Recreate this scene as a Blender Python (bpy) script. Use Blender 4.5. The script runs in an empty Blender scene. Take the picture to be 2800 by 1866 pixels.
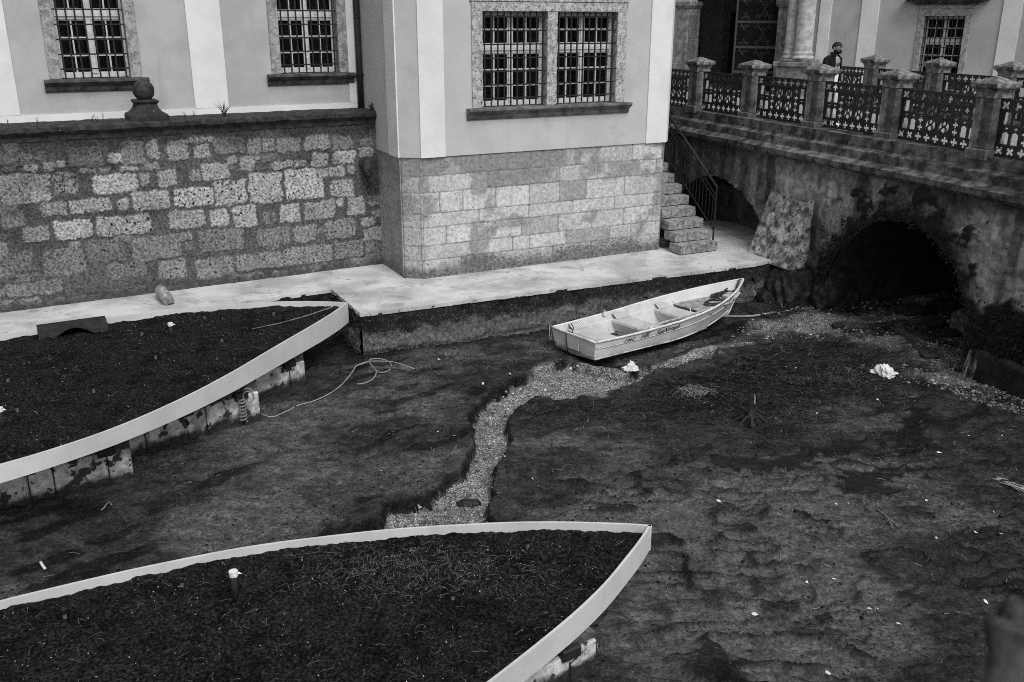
import bpy, bmesh, math, random
import numpy as np
from mathutils import Vector, Matrix, Euler
random.seed(7); NR = np.random.RandomState(11)
S = bpy.context.scene
R_ = math.radians

# ------------------------------------------------------------------ camera, light, exposure
H = 5.7
FPX, PIT, ROL = 2549.4, .3315, .002            # focal length in photo pixels (2800 wide), pitch, roll
FW = np.array([0, math.cos(PIT), -math.sin(PIT)]); _r = np.array([1., 0, 0]); _u = np.cross(_r, FW)
CR = math.cos(ROL)*_r + math.sin(ROL)*_u; CU = -math.sin(ROL)*_r + math.cos(ROL)*_u
cam = bpy.data.cameras.new('camera'); camo = bpy.data.objects.new('camera', cam); S.collection.objects.link(camo)
cam.sensor_width = 36; cam.lens = FPX/2800*36; cam.clip_end = 500; cam.clip_start = .05
camo.matrix_world = Matrix(((CR[0], CU[0], -FW[0], 0), (CR[1], CU[1], -FW[1], 0), (CR[2], CU[2], -FW[2], H), (0, 0, 0, 1)))
cam.dof.use_dof = True; cam.dof.focus_distance = 15.5; cam.dof.aperture_fstop = 4.0
S.camera = camo
SUN_EL, SUN_AZ = R_(52), R_(-62)               # sun stands behind the camera's right shoulder, veiled by cloud
W = bpy.data.worlds.new('World'); S.world = W; W.use_nodes = True
nt = W.node_tree; bg = nt.nodes['Background']
sky = nt.nodes.new('ShaderNodeTexSky'); sky.sky_type = 'NISHITA'; sky.sun_disc = False
sky.sun_elevation = SUN_EL; sky.sun_rotation = math.pi/2 - SUN_AZ; sky.dust_density = 4; sky.air_density = 1.5
bw = nt.nodes.new('ShaderNodeRGBToBW'); nt.links.new(sky.outputs[0], bw.inputs[0]); nt.links.new(bw.outputs[0], bg.inputs['Color'])
bg.inputs['Strength'].default_value = .12
sl = bpy.data.lights.new('sun', 'SUN'); sl.energy = 1.3; sl.angle = R_(24); sl.color = (1, .995, .985)
so = bpy.data.objects.new('sun', sl); S.collection.objects.link(so)
sd = Vector((math.cos(SUN_EL)*math.cos(SUN_AZ), math.cos(SUN_EL)*math.sin(SUN_AZ), math.sin(SUN_EL)))
so.rotation_euler = sd.to_track_quat('Z', 'Y').to_euler()
S.view_settings.view_transform = 'Standard'; S.view_settings.look = 'None'
S.view_settings.exposure = 0.4; S.view_settings.gamma = 1
S.cycles.max_bounces = 6; S.cycles.use_denoising = False; S.cycles.filter_width = 1.0

# ------------------------------------------------------------------ measuring helpers
def ray(px, py): return FW + (px-1400)/FPX*CR - (py-933)/FPX*CU
def at(px, py, z=0.):                           # where the line of sight through a photo pixel meets a level z
    d = ray(px, py); t = (z-H)/d[2]; return np.array([0, 0, H]) + t*d
class Fr:                                       # a wall's own frame: s along it, d out of it, z up
    def __init__(f, ox, oy, deg):
        a = R_(deg); f.o = np.array([ox, oy]); f.e = np.array([math.cos(a), math.sin(a)]); f.n = np.array([math.sin(a), -math.cos(a)]); f.a = a
    def __call__(f, s, d, z):
        p = f.o + f.e*s + f.n*d; return (p[0], p[1], z)
BLK = Fr(-1.7316, 17.763, 27.03)                # projecting block, s=0 at its left front corner
WNG = Fr(-3.07, 19.67, 28.2)                    # left wing, s=0 at the inner corner
RET = Fr(-2.7175, 19.0101, 29.62)               # rubble retaining wall
ENT = Fr(8.17, 31.23, -42.)                     # entrance facade
BRG = Fr(4.64, 24.03, -68.334)                  # bridge: s along it towards the camera, d outwards over the mud

# ------------------------------------------------------------------ noise
def _h(ix, iy, sd):
    n = (ix.astype(np.int64)*374761393 + iy.astype(np.int64)*668265263 + sd*1442695041) & 0xffffffff
    n = ((n ^ (n >> 13))*1274126177) & 0xffffffff
    return ((n ^ (n >> 16)) & 0xffff)/65535.
def vn(x, y, sd=0):
    x = np.asarray(x, float); y = np.asarray(y, float)
    ix = np.floor(x); iy = np.floor(y); fx = x-ix; fy = y-iy
    fx = fx*fx*fx*(fx*(fx*6-15)+10); fy = fy*fy*fy*(fy*(fy*6-15)+10)
    a = _h(ix, iy, sd); b = _h(ix+1, iy, sd); c = _h(ix, iy+1, sd); d = _h(ix+1, iy+1, sd)
    return (a+(b-a)*fx)*(1-fy) + (c+(d-c)*fx)*fy
def fbm(x, y, sd=0, o=4):
    t = 0; a = .5; n = 0
    for k in range(o):
        t = t + a*(vn(x, y, sd+k*17)-.5); n += a; a *= .5; x = x*2.03+5.1; y = y*2.03+1.7
    return t/n*2                                # about -1..1
def ss(a, b, x): t = np.clip((x-a)/(b-a), 0, 1); return t*t*(3-2*t)
def polyd(x, y, P):                             # signed distance to a polygon, negative inside
    P = np.asarray(P, float); d = np.full(x.shape, 1e9); ins = np.zeros(x.shape, bool); n = len(P)
    for i in range(n):
        a = P[i]; b = P[(i+1) % n]; e = b-a; wx = x-a[0]; wy = y-a[1]
        t = np.clip((wx*e[0]+wy*e[1])/(e@e+1e-12), 0, 1)
        d = np.minimum(d, np.hypot(wx-t*e[0], wy-t*e[1]))
        c = (a[1] > y) != (b[1] > y)
        with np.errstate(divide='ignore', invalid='ignore'):
            xi = a[0]+(y-a[1])*(b[0]-a[0])/(b[1]-a[1] if b[1] != a[1] else 1e-9)
        ins ^= c & (x < xi)
    return np.where(ins, -d, d)

# ------------------------------------------------------------------ materials (all grey: the photograph is black and white)
def g(v): return (v, v, v, 1)
def mat(name, dark, light=None, sc=5, rough=.85, bump=.3, bsc=None, pit=None, stain=None, low=None, attr=False, stretch=(1, 1, 1), spec=.3, detail=8, metal=0, lo=.35, hi=.65, streak=None):
    """dark..light mottled by noise; pit=(scale,thr,value,attr?) small holes; stain=(scale,thr,value); low=(z0,z1,value) growth near the water line"""
    m = bpy.data.materials.new(name); m.use_nodes = True; t = m.node_tree; N = t.nodes; L = t.links; p = N['Principled BSDF']
    p.inputs['Roughness'].default_value = rough; p.inputs['Specular IOR Level'].default_value = spec; p.inputs['Metallic'].default_value = metal
    if light is None: light = dark
    tc = N.new('ShaderNodeTexCoord'); mp = N.new('ShaderNodeMapping'); mp.inputs['Scale'].default_value = stretch; L.new(tc.outputs['Object'], mp.inputs[0]); V = mp.outputs[0]
    def noise(s, d=detail, r=.6, v=V):
        n = N.new('ShaderNodeTexNoise'); n.inputs['Scale'].default_value = s; n.inputs['Detail'].default_value = d; n.inputs['Roughness'].default_value = r; L.new(v, n.inputs['Vector']); return n.outputs['Fac']
    def mr(f, a, b, c=0., d=1.):
        r = N.new('ShaderNodeMapRange'); r.interpolation_type = 'SMOOTHSTEP'
        for k, v in zip((1, 2, 3, 4), (a, b, c, d)): r.inputs[k].default_value = v
        L.new(f, r.inputs[0]); return r.outputs[0]
    def math_(op, a, b):
        n = N.new('ShaderNodeMath'); n.operation = op
        for i, v in enumerate((a, b)):
            if isinstance(v, (int, float)): n.inputs[i].default_value = v
            else: L.new(v, n.inputs[i])
        return n.outputs[0]
    def mix(f, a, b):
        n = N.new('ShaderNodeMix'); n.data_type = 'FLOAT'
        for i, v in zip((0, 2, 3), (f, a, b)):
            if isinstance(v, (int, float)): n.inputs[i].default_value = v
            else: L.new(v, n.inputs[i])
        return n.outputs[0]
    n1 = noise(sc); col = mr(n1, lo, hi, dark, light); hgt = n1
    nb = noise(bsc or sc*6, 4)
    hgt = math_('ADD', math_('MULTIPLY', n1, .5), math_('MULTIPLY', nb, .5))
    if attr:
        a = N.new('ShaderNodeAttribute'); a.attribute_name = 'tone'; col = math_('MULTIPLY', col, a.outputs['Fac'])
    if stain:
        f = mr(noise(stain[0], 6, .65), stain[1], stain[1]+.09); col = mix(f, col, math_('MULTIPLY', col, stain[2]))
    if streak:
        mp2 = N.new('ShaderNodeMapping'); mp2.inputs['Scale'].default_value = (1, 1, .12); L.new(tc.outputs['Object'], mp2.inputs[0])
        f = mr(noise(streak[0], 5, .6, mp2.outputs[0]), streak[1], streak[1]+.12); col = mix(f, col, math_('MULTIPLY', col, streak[2]))
    if pit:
        f = mr(noise(pit[0], 3, .55), pit[1], pit[1]+.05)
        if len(pit) > 3:
            a = N.new('ShaderNodeAttribute'); a.attribute_name = 'pit'; f = mr(math_('ADD', noise(pit[0], 3, .6), a.outputs['Fac']), pit[1], pit[1]+.05)
        col = mix(f, col, pit[2]); hgt = math_('SUBTRACT', hgt, math_('MULTIPLY', f, .9))
    if low:
        sx = N.new('ShaderNodeSeparateXYZ'); geo = N.new('ShaderNodeNewGeometry'); L.new(geo.outputs['Position'], sx.inputs[0])
        zz = math_('ADD', sx.outputs[2], math_('MULTIPLY', math_('SUBTRACT', noise(3.2, 6, .65), .5), (low[1]-low[0])*3.2))
        f = mr(zz, low[0], low[1], 1., 0.); col = mix(f, col, math_('MULTIPLY', mr(noise(14), .3, .7, .5, 1.5), low[2]))
    cb = N.new('ShaderNodeCombineColor')
    for i in range(3): L.new(col, cb.inputs[i])
    L.new(cb.outputs[0], p.inputs['Base Color'])
    if bump:
        b = N.new('ShaderNodeBump'); b.inputs['Strength'].default_value = bump; b.inputs['Distance'].default_value = .03; L.new(hgt, b.inputs['Height']); L.new(b.outputs[0], p.inputs['Normal'])
    return m
M = {}
M['plaster'] = mat('plaster_grey', .35, .42, 1.3, .9, .15, 25, stain=(.9, .56, .88), streak=(2.2, .57, .90))
M['plaster_w'] = mat('plaster_white', .60, .68, 1.5, .9, .10, 25, stain=(.9, .60, .94), streak=(1.5, .62, .94), pit=(7, .80, .38))
M['plaster_b'] = mat('plaster_block', .42, .47, 1.3, .9, .10, 25, stain=(.9, .57, .90), streak=(2.2, .58, .93))
M['surround_l'] = mat('granite_pale', .26, .50, 11, .9, .5, 60, pit=(38, .585, .07), stain=(2.0, .57, .8))
M['sill_l'] = mat('grey_sill', .07, .17, 5, .85, .35, 40, stain=(3, .55, .7))
M['surround'] = mat('granite_surround', .20, .38, 9, .9, .5, 60, pit=(42, .60, .10), stain=(2.0, .55, .75))
M['sill'] = mat('dark_sill', .05, .12, 5, .85, .35, 40, stain=(3, .5, .6))
M['white_paint'] = mat('white_paint', .62, .70, 4, .5, .05)
M['iron'] = mat('iron_bar', .010, .020, 12, .6, .2)
M['castiron'] = mat('cast_iron', .010, .026, 14, .5, .25, spec=.4)
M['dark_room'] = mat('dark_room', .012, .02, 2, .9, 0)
M['curtain'] = mat('curtain_cloth', .16, .26, 8, .9, .1)
M['ashlar'] = mat('ashlar_block', .80, 1.20, 15, .92, .5, 60, pit=(24, .66, .10, 1), attr=True, low=(.92, 1.12, .14))
M['mortar'] = mat('light_mortar', .17, .30, 6, .95, .4, 40, low=(.92, 1.15, .13))
M['rubble'] = mat('rubble_stone', .5, 1.6, 24, .95, .9, 60, pit=(17, .67, .018, 1), stain=(1.0, .56, .7), attr=True, low=(.86, 1.1, .06))
M['rmortar'] = mat('rubble_mortar', .075, .14, 5, .95, .6, 30, pit=(9, .70, .02), stain=(.7, .52, .6), low=(.80, 1.15, .06))
M['cap'] = mat('mossy_coping', .015, .05, 8, .95, .7, 40, pit=(18, .66, .13), stain=(2, .5, .6))
M['pale_concrete'] = mat('pale_concrete', .33, .54, 1.1, .9, .35, 30, stain=(2.6, .555, .72), streak=None, pit=(6, .675, .26))
M['algae_face'] = mat('algae_face', .008, .045, 22, .95, .9, 60, stain=(1.3, .48, .35), lo=.42, hi=.75, low=(.36, .54, .13))
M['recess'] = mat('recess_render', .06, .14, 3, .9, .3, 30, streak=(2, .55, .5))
M['pillar'] = mat('weathered_pillar', .11, .34, 5, .92, .5, 45, streak=(3.0, .47, .32), pit=(30, .66, .32))
M['pillar_cap'] = mat('weathered_cap', .07, .25, 9, .92, .6, 45, pit=(24, .66, .34), stain=(3, .5, .55))
M['bridge'] = mat('bridge_render', .03, .19, 2.4, .95, .8, 24, stain=(1.1, .46, .40), pit=(7, .66, .018), streak=(1.6, .56, .45), low=(.5, 1.0, .015))
M['ledge'] = mat('bridge_ledge', .035, .16, 5, .95, .7, 28, stain=(1.5, .5, .45), pit=(16, .68, .22))
M['buttress'] = mat('buttress_stone', .07, .46, 5, .95, 1.0, 30, pit=(13, .61, .05), stain=(1.6, .54, .55), low=(.55, .85, .03))
M['parapet'] = mat('parapet_stone', .015, .07, 9, .95, .8, 40, pit=(30, .62, .40))
M['footrock'] = mat('mossy_foot', .006, .05, 7, .95, 1.0, 34, pit=(14, .60, .005), lo=.42, hi=.72)
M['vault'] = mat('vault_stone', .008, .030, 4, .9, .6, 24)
M['step'] = mat('step_stone', .14, .34, 12, .92, .5, 60, pit=(32, .62, .06), stain=(2, .55, .6))
M['paving'] = mat('paving', .20, .30, 4, .9, .3, 40)
M['rim'] = mat('rim_aluminium', .47, .54, 2.0, .55, .03, metal=.0, stain=(1.2, .62, .93), pit=(5, .79, .22))
M['soil'] = mat('potting_soil', .005, .042, 34, 1, 1.0, 90, pit=(80, .69, .10), spec=.03, lo=.38, hi=.74, stain=(3, .5, .55))
M['pile'] = mat('blistered_panel', .34, .58, 9, .85, .4, 40, pit=(5.5, .56, .035), stain=(3, .5, .6), low=(.06, .20, .02))
M['pile_dark'] = mat('stained_panel', .02, .16, 6, .9, .5, 40, pit=(6, .56, .02), stain=(3, .48, .4))
M['wet_dark'] = mat('wet_dark', .008, .02, 8, .4, .4)
M['boat_in'] = mat('boat_enamel', .44, .53, 3, .45, .04, stain=(5, .57, .72), pit=(11, .70, .16))
M['boat_out'] = mat('boat_side', .48, .60, 3, .45, .05, stain=(6, .55, .72), pit=(9, .72, .2), low=(.10, .17, .22), stretch=(1, 1, 2))
M['bilge'] = mat('dirty_bilge', .03, .34, 4, .6, .2, stain=(5, .5, .4))
M['rubrail'] = mat('boat_rail', .50, .66, 6, .4, .05, stain=(6, .6, .7))
M['ply'] = mat('plywood', .18, .36, 9, .9, .3, 40, stain=(5, .56, .45))
M['oarwood'] = mat('oar_wood', .26, .46, 8, .8, .3, 50, stain=(9, .55, .5))
M['rubber'] = mat('black_rubber', .012, .025, 9, .7, .2)
M['decal'] = mat('decal_dark', .03, .04, 9, .6, 0)
M['decal_g'] = mat('decal_grey', .12, .16, 9, .6, 0)
M['bag'] = mat('white_bag', .58, .72, 3, .5, .1)
M['rope'] = mat('pale_rope', .22, .32, 30, .85, .3)
M['rope_d'] = mat('grey_rope', .16, .24, 30, .85, .3)
M['plankwood'] = mat('soaked_plank', .022, .055, 12, .5, .4, stretch=(4, 1, 1), spec=.4)
M['wood_d'] = mat('wet_wood', .006, .022, 9, .6, .5, stretch=(1, 1, 4))
M['stick'] = mat('dry_stick', .07, .20, 20, .9, .3)
M['root'] = mat('dry_root', .08, .24, 14, .9, .2)
M['leaf'] = mat('pale_leaf', .48, .68, 20, .8, .2)
M['weed'] = mat('weed_green', .012, .035, 10, .8, .2)
M['moss'] = mat('dark_moss', .004, .022, 9, .95, .4)
M['mossl'] = mat('lighter_moss', .03, .13, 9, .95, .4)
M['crumb'] = mat('mud_crumb', .008, .03, 9, 1, .3, attr=True, spec=.05)
M['pebble'] = mat('pebble', .12, .42, 1.5, .8, .3, attr=True)
M['skin'] = mat('skin', .20, .23, 30, .6, .05)
M['hair'] = mat('hair_dark', .010, .018, 40, .7, .3)
M['jacket'] = mat('jacket_navy', .006, .013, 12, .95, .3, 40, spec=.1)
M['shirt'] = mat('shirt_white', .74, .80, 5, .8, .1)
M['jeans'] = mat('light_trousers', .42, .52, 10, .85, .3)
M['shoe'] = mat('shoe_white', .60, .70, 10, .6, .1)
M['black'] = mat('black_plastic', .01, .012, 5, .3, 0)
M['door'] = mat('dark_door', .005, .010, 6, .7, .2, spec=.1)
M['strap'] = mat('strap_iron', .05, .075, 12, .6, .2)
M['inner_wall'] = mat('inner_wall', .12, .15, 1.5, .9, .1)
M['marble'] = mat('column_stone', .28, .46, 7, .7, .3, 50, pit=(40, .66, .15), stain=(2.5, .54, .8))
M['marble_d'] = mat('pier_stone', .12, .26, 6, .8, .4, 40, streak=(2.5, .5, .6), pit=(30, .68, .35))
M['paper'] = mat('paper', .45, .5, 5, .7, 0)
M['pipe'] = mat('downpipe', .02, .03, 4, .5, .05)
M['caps'] = mat('sprinkler_body', .07, .12, 20, .7, .1)
def glass():
    m = bpy.data.materials.new('window_glass'); m.use_nodes = True; t = m.node_tree; p = t.nodes['Principled BSDF']
    tr = t.nodes.new('ShaderNodeBsdfTransparent'); tr.inputs[0].default_value = (.62, .62, .62, 1); mx = t.nodes.new('ShaderNodeMixShader'); mx.inputs[0].default_value = .35
    p.inputs['Base Color'].default_value = g(.008); p.inputs['Roughness'].default_value = .06; p.inputs['Specular IOR Level'].default_value = .35
    t.links.new(tr.outputs[0], mx.inputs[1]); t.links.new(p.outputs[0], mx.inputs[2]); t.links.new(mx.outputs[0], t.nodes['Material Output'].inputs[0]); return m
M['glass'] = glass()
def water():
    m = bpy.data.materials.new('trickle_water'); m.use_nodes = True; t = m.node_tree; p = t.nodes['Principled BSDF']; N = t.nodes
    p.inputs['Base Color'].default_value = g(.5); p.inputs['Roughness'].default_value = .3
    tc = N.new('ShaderNodeTexCoord'); mp = N.new('ShaderNodeMapping'); mp.inputs['Scale'].default_value = (1, 1, .15); n = N.new('ShaderNodeTexNoise'); n.inputs['Scale'].default_value = 22; n.inputs['Detail'].default_value = 5
    r = N.new('ShaderNodeMapRange'); r.inputs[1].default_value = .45; r.inputs[2].default_value = .72; r.inputs[3].default_value = .02; r.inputs[4].default_value = .38
    t.links.new(tc.outputs['Object'], mp.inputs[0]); t.links.new(mp.outputs[0], n.inputs['Vector']); t.links.new(n.outputs['Fac'], r.inputs[0]); t.links.new(r.outputs[0], p.inputs['Alpha']); return m
M['water'] = water()

# ------------------------------------------------------------------ object helpers
col = S.collection
def tag(o, label=None, cat=None, group=None, kind=None):
    for k, v in (('label', label), ('category', cat), ('group', group), ('kind', kind)):
        if v: o[k] = v
    return o
def empty(name, loc, label, cat, group=None):
    o = bpy.data.objects.new(name, None); col.objects.link(o); o.location = loc; o.empty_display_size = .1
    return tag(o, label, cat, group, 'thing')
def wloc(o):
    v = Vector((0, 0, 0))
    while o: v += o.location; o = o.parent
    return v
class MB:
    def __init__(s): s.v = []; s.f = []; s.a = {}
    def add(s, vs, fs, **at):
        k = len(s.v); s.v.extend(tuple(map(float, v)) for v in vs); s.f.extend(tuple(i+k for i in f) for f in fs)
        for n, val in at.items(): s.a.setdefault(n, {}); s.a[n].update({len(s.f)-len(fs)+i: val for i in range(len(fs))})
        return s
    def box(s, fr, s0, s1, d0, d1, z0, z1, **at):
        F = fr if fr else (lambda a, b, c: (a, b, c))
        return s.add([F(a, b, c) for c in (z0, z1) for b in (d0, d1) for a in (s0, s1)], [(0, 1, 3, 2), (4, 6, 7, 5), (0, 4, 5, 1), (2, 3, 7, 6), (0, 2, 6, 4), (1, 5, 7, 3)], **at)
    def prism(s, pts, z0, z1, fr=None):          # vertical prism over a plan polygon
        F = fr if fr else (lambda a, b, c: (a, b, c)); n = len(pts)
        return s.add([F(x, y, z0) for x, y in pts]+[F(x, y, z1) for x, y in pts], [tuple(range(n))[::-1], tuple(range(n, 2*n))]+[(i, (i+1) % n, n+(i+1) % n, n+i) for i in range(n)])
    def prof(s, fr, s0, s1, pts):                # profile (d,z) swept along s
        n = len(pts); return s.add([fr(s0, d, z) for d, z in pts]+[fr(s1, d, z) for d, z in pts], [tuple(range(n)), tuple(range(n, 2*n))[::-1]]+[(i, i+n, (i+1) % n+n, (i+1) % n) for i in range(n)])
    def tube(s, pts, r, n=6, cap=True):
        P = [np.array(p, float) for p in pts]; rs = r if hasattr(r, '__len__') else [r]*len(P); vs = []; fs = []; up = None
        for i, p in enumerate(P):
            t = P[min(i+1, len(P)-1)]-P[max(i-1, 0)]; t = t/(np.linalg.norm(t)+1e-9)
            if up is None: up = np.array([0, 0, 1.]) if abs(t[2]) < .9 else np.array([1., 0, 0])
            a = np.cross(t, up); a /= np.linalg.norm(a)+1e-9; b = np.cross(a, t); up = b
            for k in range(n): an = 2*math.pi*k/n; vs.append(p+rs[i]*(math.cos(an)*a+math.sin(an)*b))
        for i in range(len(P)-1):
            for k in range(n): fs.append((i*n+k, i*n+(k+1) % n, (i+1)*n+(k+1) % n, (i+1)*n+k))
        if cap: fs += [tuple(range(n))[::-1], tuple(range((len(P)-1)*n, len(P)*n))]
        return s.add(vs, fs)
    def lathe(s, c, prof, n=20, sq=False):
        vs = []; fs = []; c = np.array(c, float)
        if sq: n = 4
        for r, z in prof:
            for k in range(n):
                an = 2*math.pi*(k+.5)/n; q = r*(math.sqrt(2) if sq else 1); vs.append((c[0]+q*math.cos(an), c[1]+q*math.sin(an), c[2]+z))
        for i in range(len(prof)-1):
            for k in range(n): fs.append((i*n+k, i*n+(k+1) % n, (i+1)*n+(k+1) % n, (i+1)*n+k))
        fs += [tuple(range(n))[::-1], tuple(range((len(prof)-1)*n, len(prof)*n))]
        return s.add(vs, fs)
    def grid(s, X, Y, Z, **at):
        h, w = X.shape; k = len(s.v); s.v.extend(zip(X.ravel().tolist(), Y.ravel().tolist(), Z.ravel().tolist()))
        s.f.extend((k+i*w+j, k+i*w+j+1, k+(i+1)*w+j+1, k+(i+1)*w+j) for i in range(h-1) for j in range(w-1)); return s
    def build(s, name, m, parent=None, smooth=False, bevel=0, **tags):
        me = bpy.data.meshes.new(name); off = wloc(parent) if parent else Vector((0, 0, 0))
        me.from_pydata([(a-off.x, b-off.y, c-off.z) for a, b, c in s.v], [], s.f); me.update()
        me.materials.append(M[m])
        for n, d in s.a.items():
            at_ = me.attributes.new(n, 'FLOAT', 'FACE'); at_.data.foreach_set('value', [d.get(i, 1. if n == 'tone' else 0.) for i in range(len(s.f))])
        if bevel or True:
            b = bmesh.new(); b.from_mesh(me)
            bmesh.ops.recalc_face_normals(b, faces=b.faces)
            if bevel: bmesh.ops.bevel(b, geom=[e for e in b.edges if len(e.link_faces) == 2 and e.calc_face_angle(0) > .6], offset=bevel, segments=1, affect='EDGES')
            b.to_mesh(me); b.free()
        if smooth: me.polygons.foreach_set('use_smooth', [True]*len(me.polygons))
        o = bpy.data.objects.new(name, me); col.objects.link(o)
        if parent: o.parent = parent
        return tag(o, tags.get('label'), tags.get('cat'), tags.get('group'), tags.get('kind'))
def curve_mesh(name, loops, extr):               # flat plate with holes: loops[0] is the outline
    cu = bpy.data.curves.new(name, 'CURVE'); cu.dimensions = '2D'; cu.fill_mode = 'BOTH'; cu.extrude = extr
    for lp in loops:
        sp = cu.splines.new('POLY'); sp.points.add(len(lp)-1); sp.use_cyclic_u = True
        for p, (x, y) in zip(sp.points, lp): p.co = (x, y, 0, 1)
    o = bpy.data.objects.new('tmp', cu); col.objects.link(o); bpy.context.view_layer.update()
    me = bpy.data.meshes.new_from_object(o.evaluated_get(bpy.context.evaluated_depsgraph_get())); bpy.data.objects.remove(o); bpy.data.curves.remove(cu); return me
def text_mesh(txt, size, shear=0, offs=0, ext=.0, sx=1):
    cu = bpy.data.curves.new('t', 'FONT'); cu.body = txt; cu.size = size; cu.shear = shear; cu.offset = offs; cu.extrude = ext
    o = bpy.data.objects.new('tmp', cu); col.objects.link(o); bpy.context.view_layer.update()
    me = bpy.data.meshes.new_from_object(o.evaluated_get(bpy.context.evaluated_depsgraph_get())); bpy.data.objects.remove(o); bpy.data.curves.remove(cu)
    return [(v.co.x*sx, v.co.y, v.co.z) for v in me.vertices], [tuple(p.vertices) for p in me.polygons]
def link_mesh(name, me, m, parent=None, **tags):
    me.materials.clear(); me.materials.append(M[m]); o = bpy.data.objects.new(name, me); col.objects.link(o)
    if parent: o.parent = parent
    return tag(o, tags.get('label'), tags.get('cat'), tags.get('group'), tags.get('kind'))
def dup(root, loc, label=None, rz=None, group=None):
    r = root.copy(); col.objects.link(r); r.location = loc
    if rz is not None: r.rotation_euler = (0, 0, rz)
    if label: r['label'] = label
    if group: r['group'] = group
    for ch in list(root.children):
        c = ch.copy(); col.objects.link(c); c.parent = r
        for q in list(ch.children):
            d = q.copy(); col.objects.link(d); d.parent = c
    return r
def rough_box(fr, s0, s1, d0, d1, z0, z1, step, amp, sd=0):  # box subdivided and knocked about
    b = bmesh.new(); L = (s1-s0, d1-d0, z1-z0); n = [max(1, int(round(l/step))) for l in L]
    idx = {}
    def V(i, j, k):
        if (i, j, k) not in idx: idx[(i, j, k)] = b.verts.new((s0+L[0]*i/n[0], d0+L[1]*j/n[1], z0+L[2]*k/n[2]))
        return idx[(i, j, k)]
    for ax in range(3):
        u, w = [(1, 2), (0, 2), (0, 1)][ax]
        for side in (0, n[ax]):
            for p in range(n[u]):
                for q in range(n[w]):
                    def K(pp, qq): c = [0, 0, 0]; c[ax] = side; c[u] = pp; c[w] = qq; return V(*c)
                    b.faces.new((K(p, q), K(p+1, q), K(p+1, q+1), K(p, q+1)))
    for v in b.verts:
        c = v.co; q = np.array([c.x*3.1+c.z*1.3, ]); 
        d = fbm(np.array([c.x*4+c.z*2.2+sd]), np.array([c.y*4-c.z*3.1+sd*.7]), sd, 4)[0]
        cen = Vector(((s0+s1)/2, (d0+d1)/2, (z0+z1)/2)); dirv = (c-cen); dirv = Vector((dirv.x/L[0], dirv.y/L[1], dirv.z/L[2])); dirv.normalize(); v.co = c+dirv*d*amp
    mb = MB(); b.verts.index_update(); mb.add([fr(*v.co) if fr else tuple(v.co) for v in b.verts], [tuple(v.index for v in f.verts) for f in b.faces]); b.free(); return mb

def stone_wall(fr, s0, s1, z0, z1, step, stones, base, warp, rad, edge, rise, seed, d0=0., fn=None, hole=None):
    """one sheet of masonry: every stone stands a little proud of its mortar, its tone and pitting stored per vertex"""
    ns = int((s1-s0)/step)+1; nz = int((z1-z0)/step)+1
    X, Z = np.meshgrid(np.linspace(s0, s1, ns), np.linspace(z0, z1, nz))
    wx = X + warp*fbm(X*6, Z*6, seed) + warp*.7*fbm(X*26, Z*26, seed+5, 3); wz = Z + warp*fbm(X*6+40, Z*6, seed+1) + warp*.7*fbm(X*26+9, Z*26, seed+6, 3)
    tone = base*(1+.30*fbm(X*1.5, Z*1.5, seed+2)); pit = np.full(X.shape, -.15); D = np.zeros(X.shape)
    for (a, b, c, e, t, p) in stones:
        if b < s0 or a > s1: continue
        i0 = max(0, int((a-s0-.15)/step)); i1 = min(ns, int((b-s0+.15)/step)+2); j0 = max(0, int((c-z0-.15)/step)); j1 = min(nz, int((e-z0+.15)/step)+2)
        if i1 <= i0 or j1 <= j0: continue
        x = wx[j0:j1, i0:i1]; z = wz[j0:j1, i0:i1]; hx = (b-a)/2; hz = (e-c)/2; r = min(rad, hx*.6, hz*.6)
        qx = np.abs(x-(a+b)/2)-hx+r; qz = np.abs(z-(c+e)/2)-hz+r
        sdf = np.hypot(np.maximum(qx, 0), np.maximum(qz, 0))+np.minimum(np.maximum(qx, qz), 0)-r
        m = 1-ss(-edge, edge, sdf); T = t*(1+.18*fbm(x*3+a*9, z*3, seed+3))
        tone[j0:j1, i0:i1] = tone[j0:j1, i0:i1]*(1-m)+T*m; pit[j0:j1, i0:i1] = pit[j0:j1, i0:i1]*(1-m)+p*m
        D[j0:j1, i0:i1] = np.maximum(D[j0:j1, i0:i1], m*rise*(.6+.4*math.sin(a*37)))
    D = D + .006*fbm(X*9, Z*9, seed+4)*(rise/.02)
    if fn: tone, pit, D = fn(X, Z, tone, pit, D)
    P = fr.o[:, None, None]+fr.e[:, None, None]*X+fr.n[:, None, None]*(D+d0)
    return P[0], P[1], Z, tone, pit, X
def sheet(name, m, X, Y, Z, attrs, parent=None, keep=None, smooth=True, **tags):
    h, w = X.shape; off = wloc(parent) if parent else Vector((0, 0, 0)); me = bpy.data.meshes.new(name)
    co = np.stack([X-off.x, Y-off.y, Z-off.z], -1).reshape(-1, 3)
    i = np.arange((h-1)*w).reshape(h-1, w)[:, :-1]; q = np.stack([i, i+1, i+w+1, i+w], -1).reshape(-1, 4)
    if keep is not None: q = q[keep.ravel()]
    me.vertices.add(len(co)); me.vertices.foreach_set('co', co.ravel()); me.loops.add(q.size); me.loops.foreach_set('vertex_index', q.ravel().astype(np.int32))
    me.polygons.add(len(q)); me.polygons.foreach_set('loop_start', np.arange(0, q.size, 4, dtype=np.int32)); me.update(calc_edges=True); me.validate()
    for n, v in attrs.items(): me.attributes.new(n, 'FLOAT', 'POINT').data.foreach_set('value', np.asarray(v, np.float32).ravel())
    if smooth: me.polygons.foreach_set('use_smooth', [True]*len(me.polygons))
    me.materials.append(M[m]); o = bpy.data.objects.new(name, me); col.objects.link(o)
    if parent: o.parent = parent
    return tag(o, tags.get('label'), tags.get('cat'), tags.get('group'), tags.get('kind'))

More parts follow.
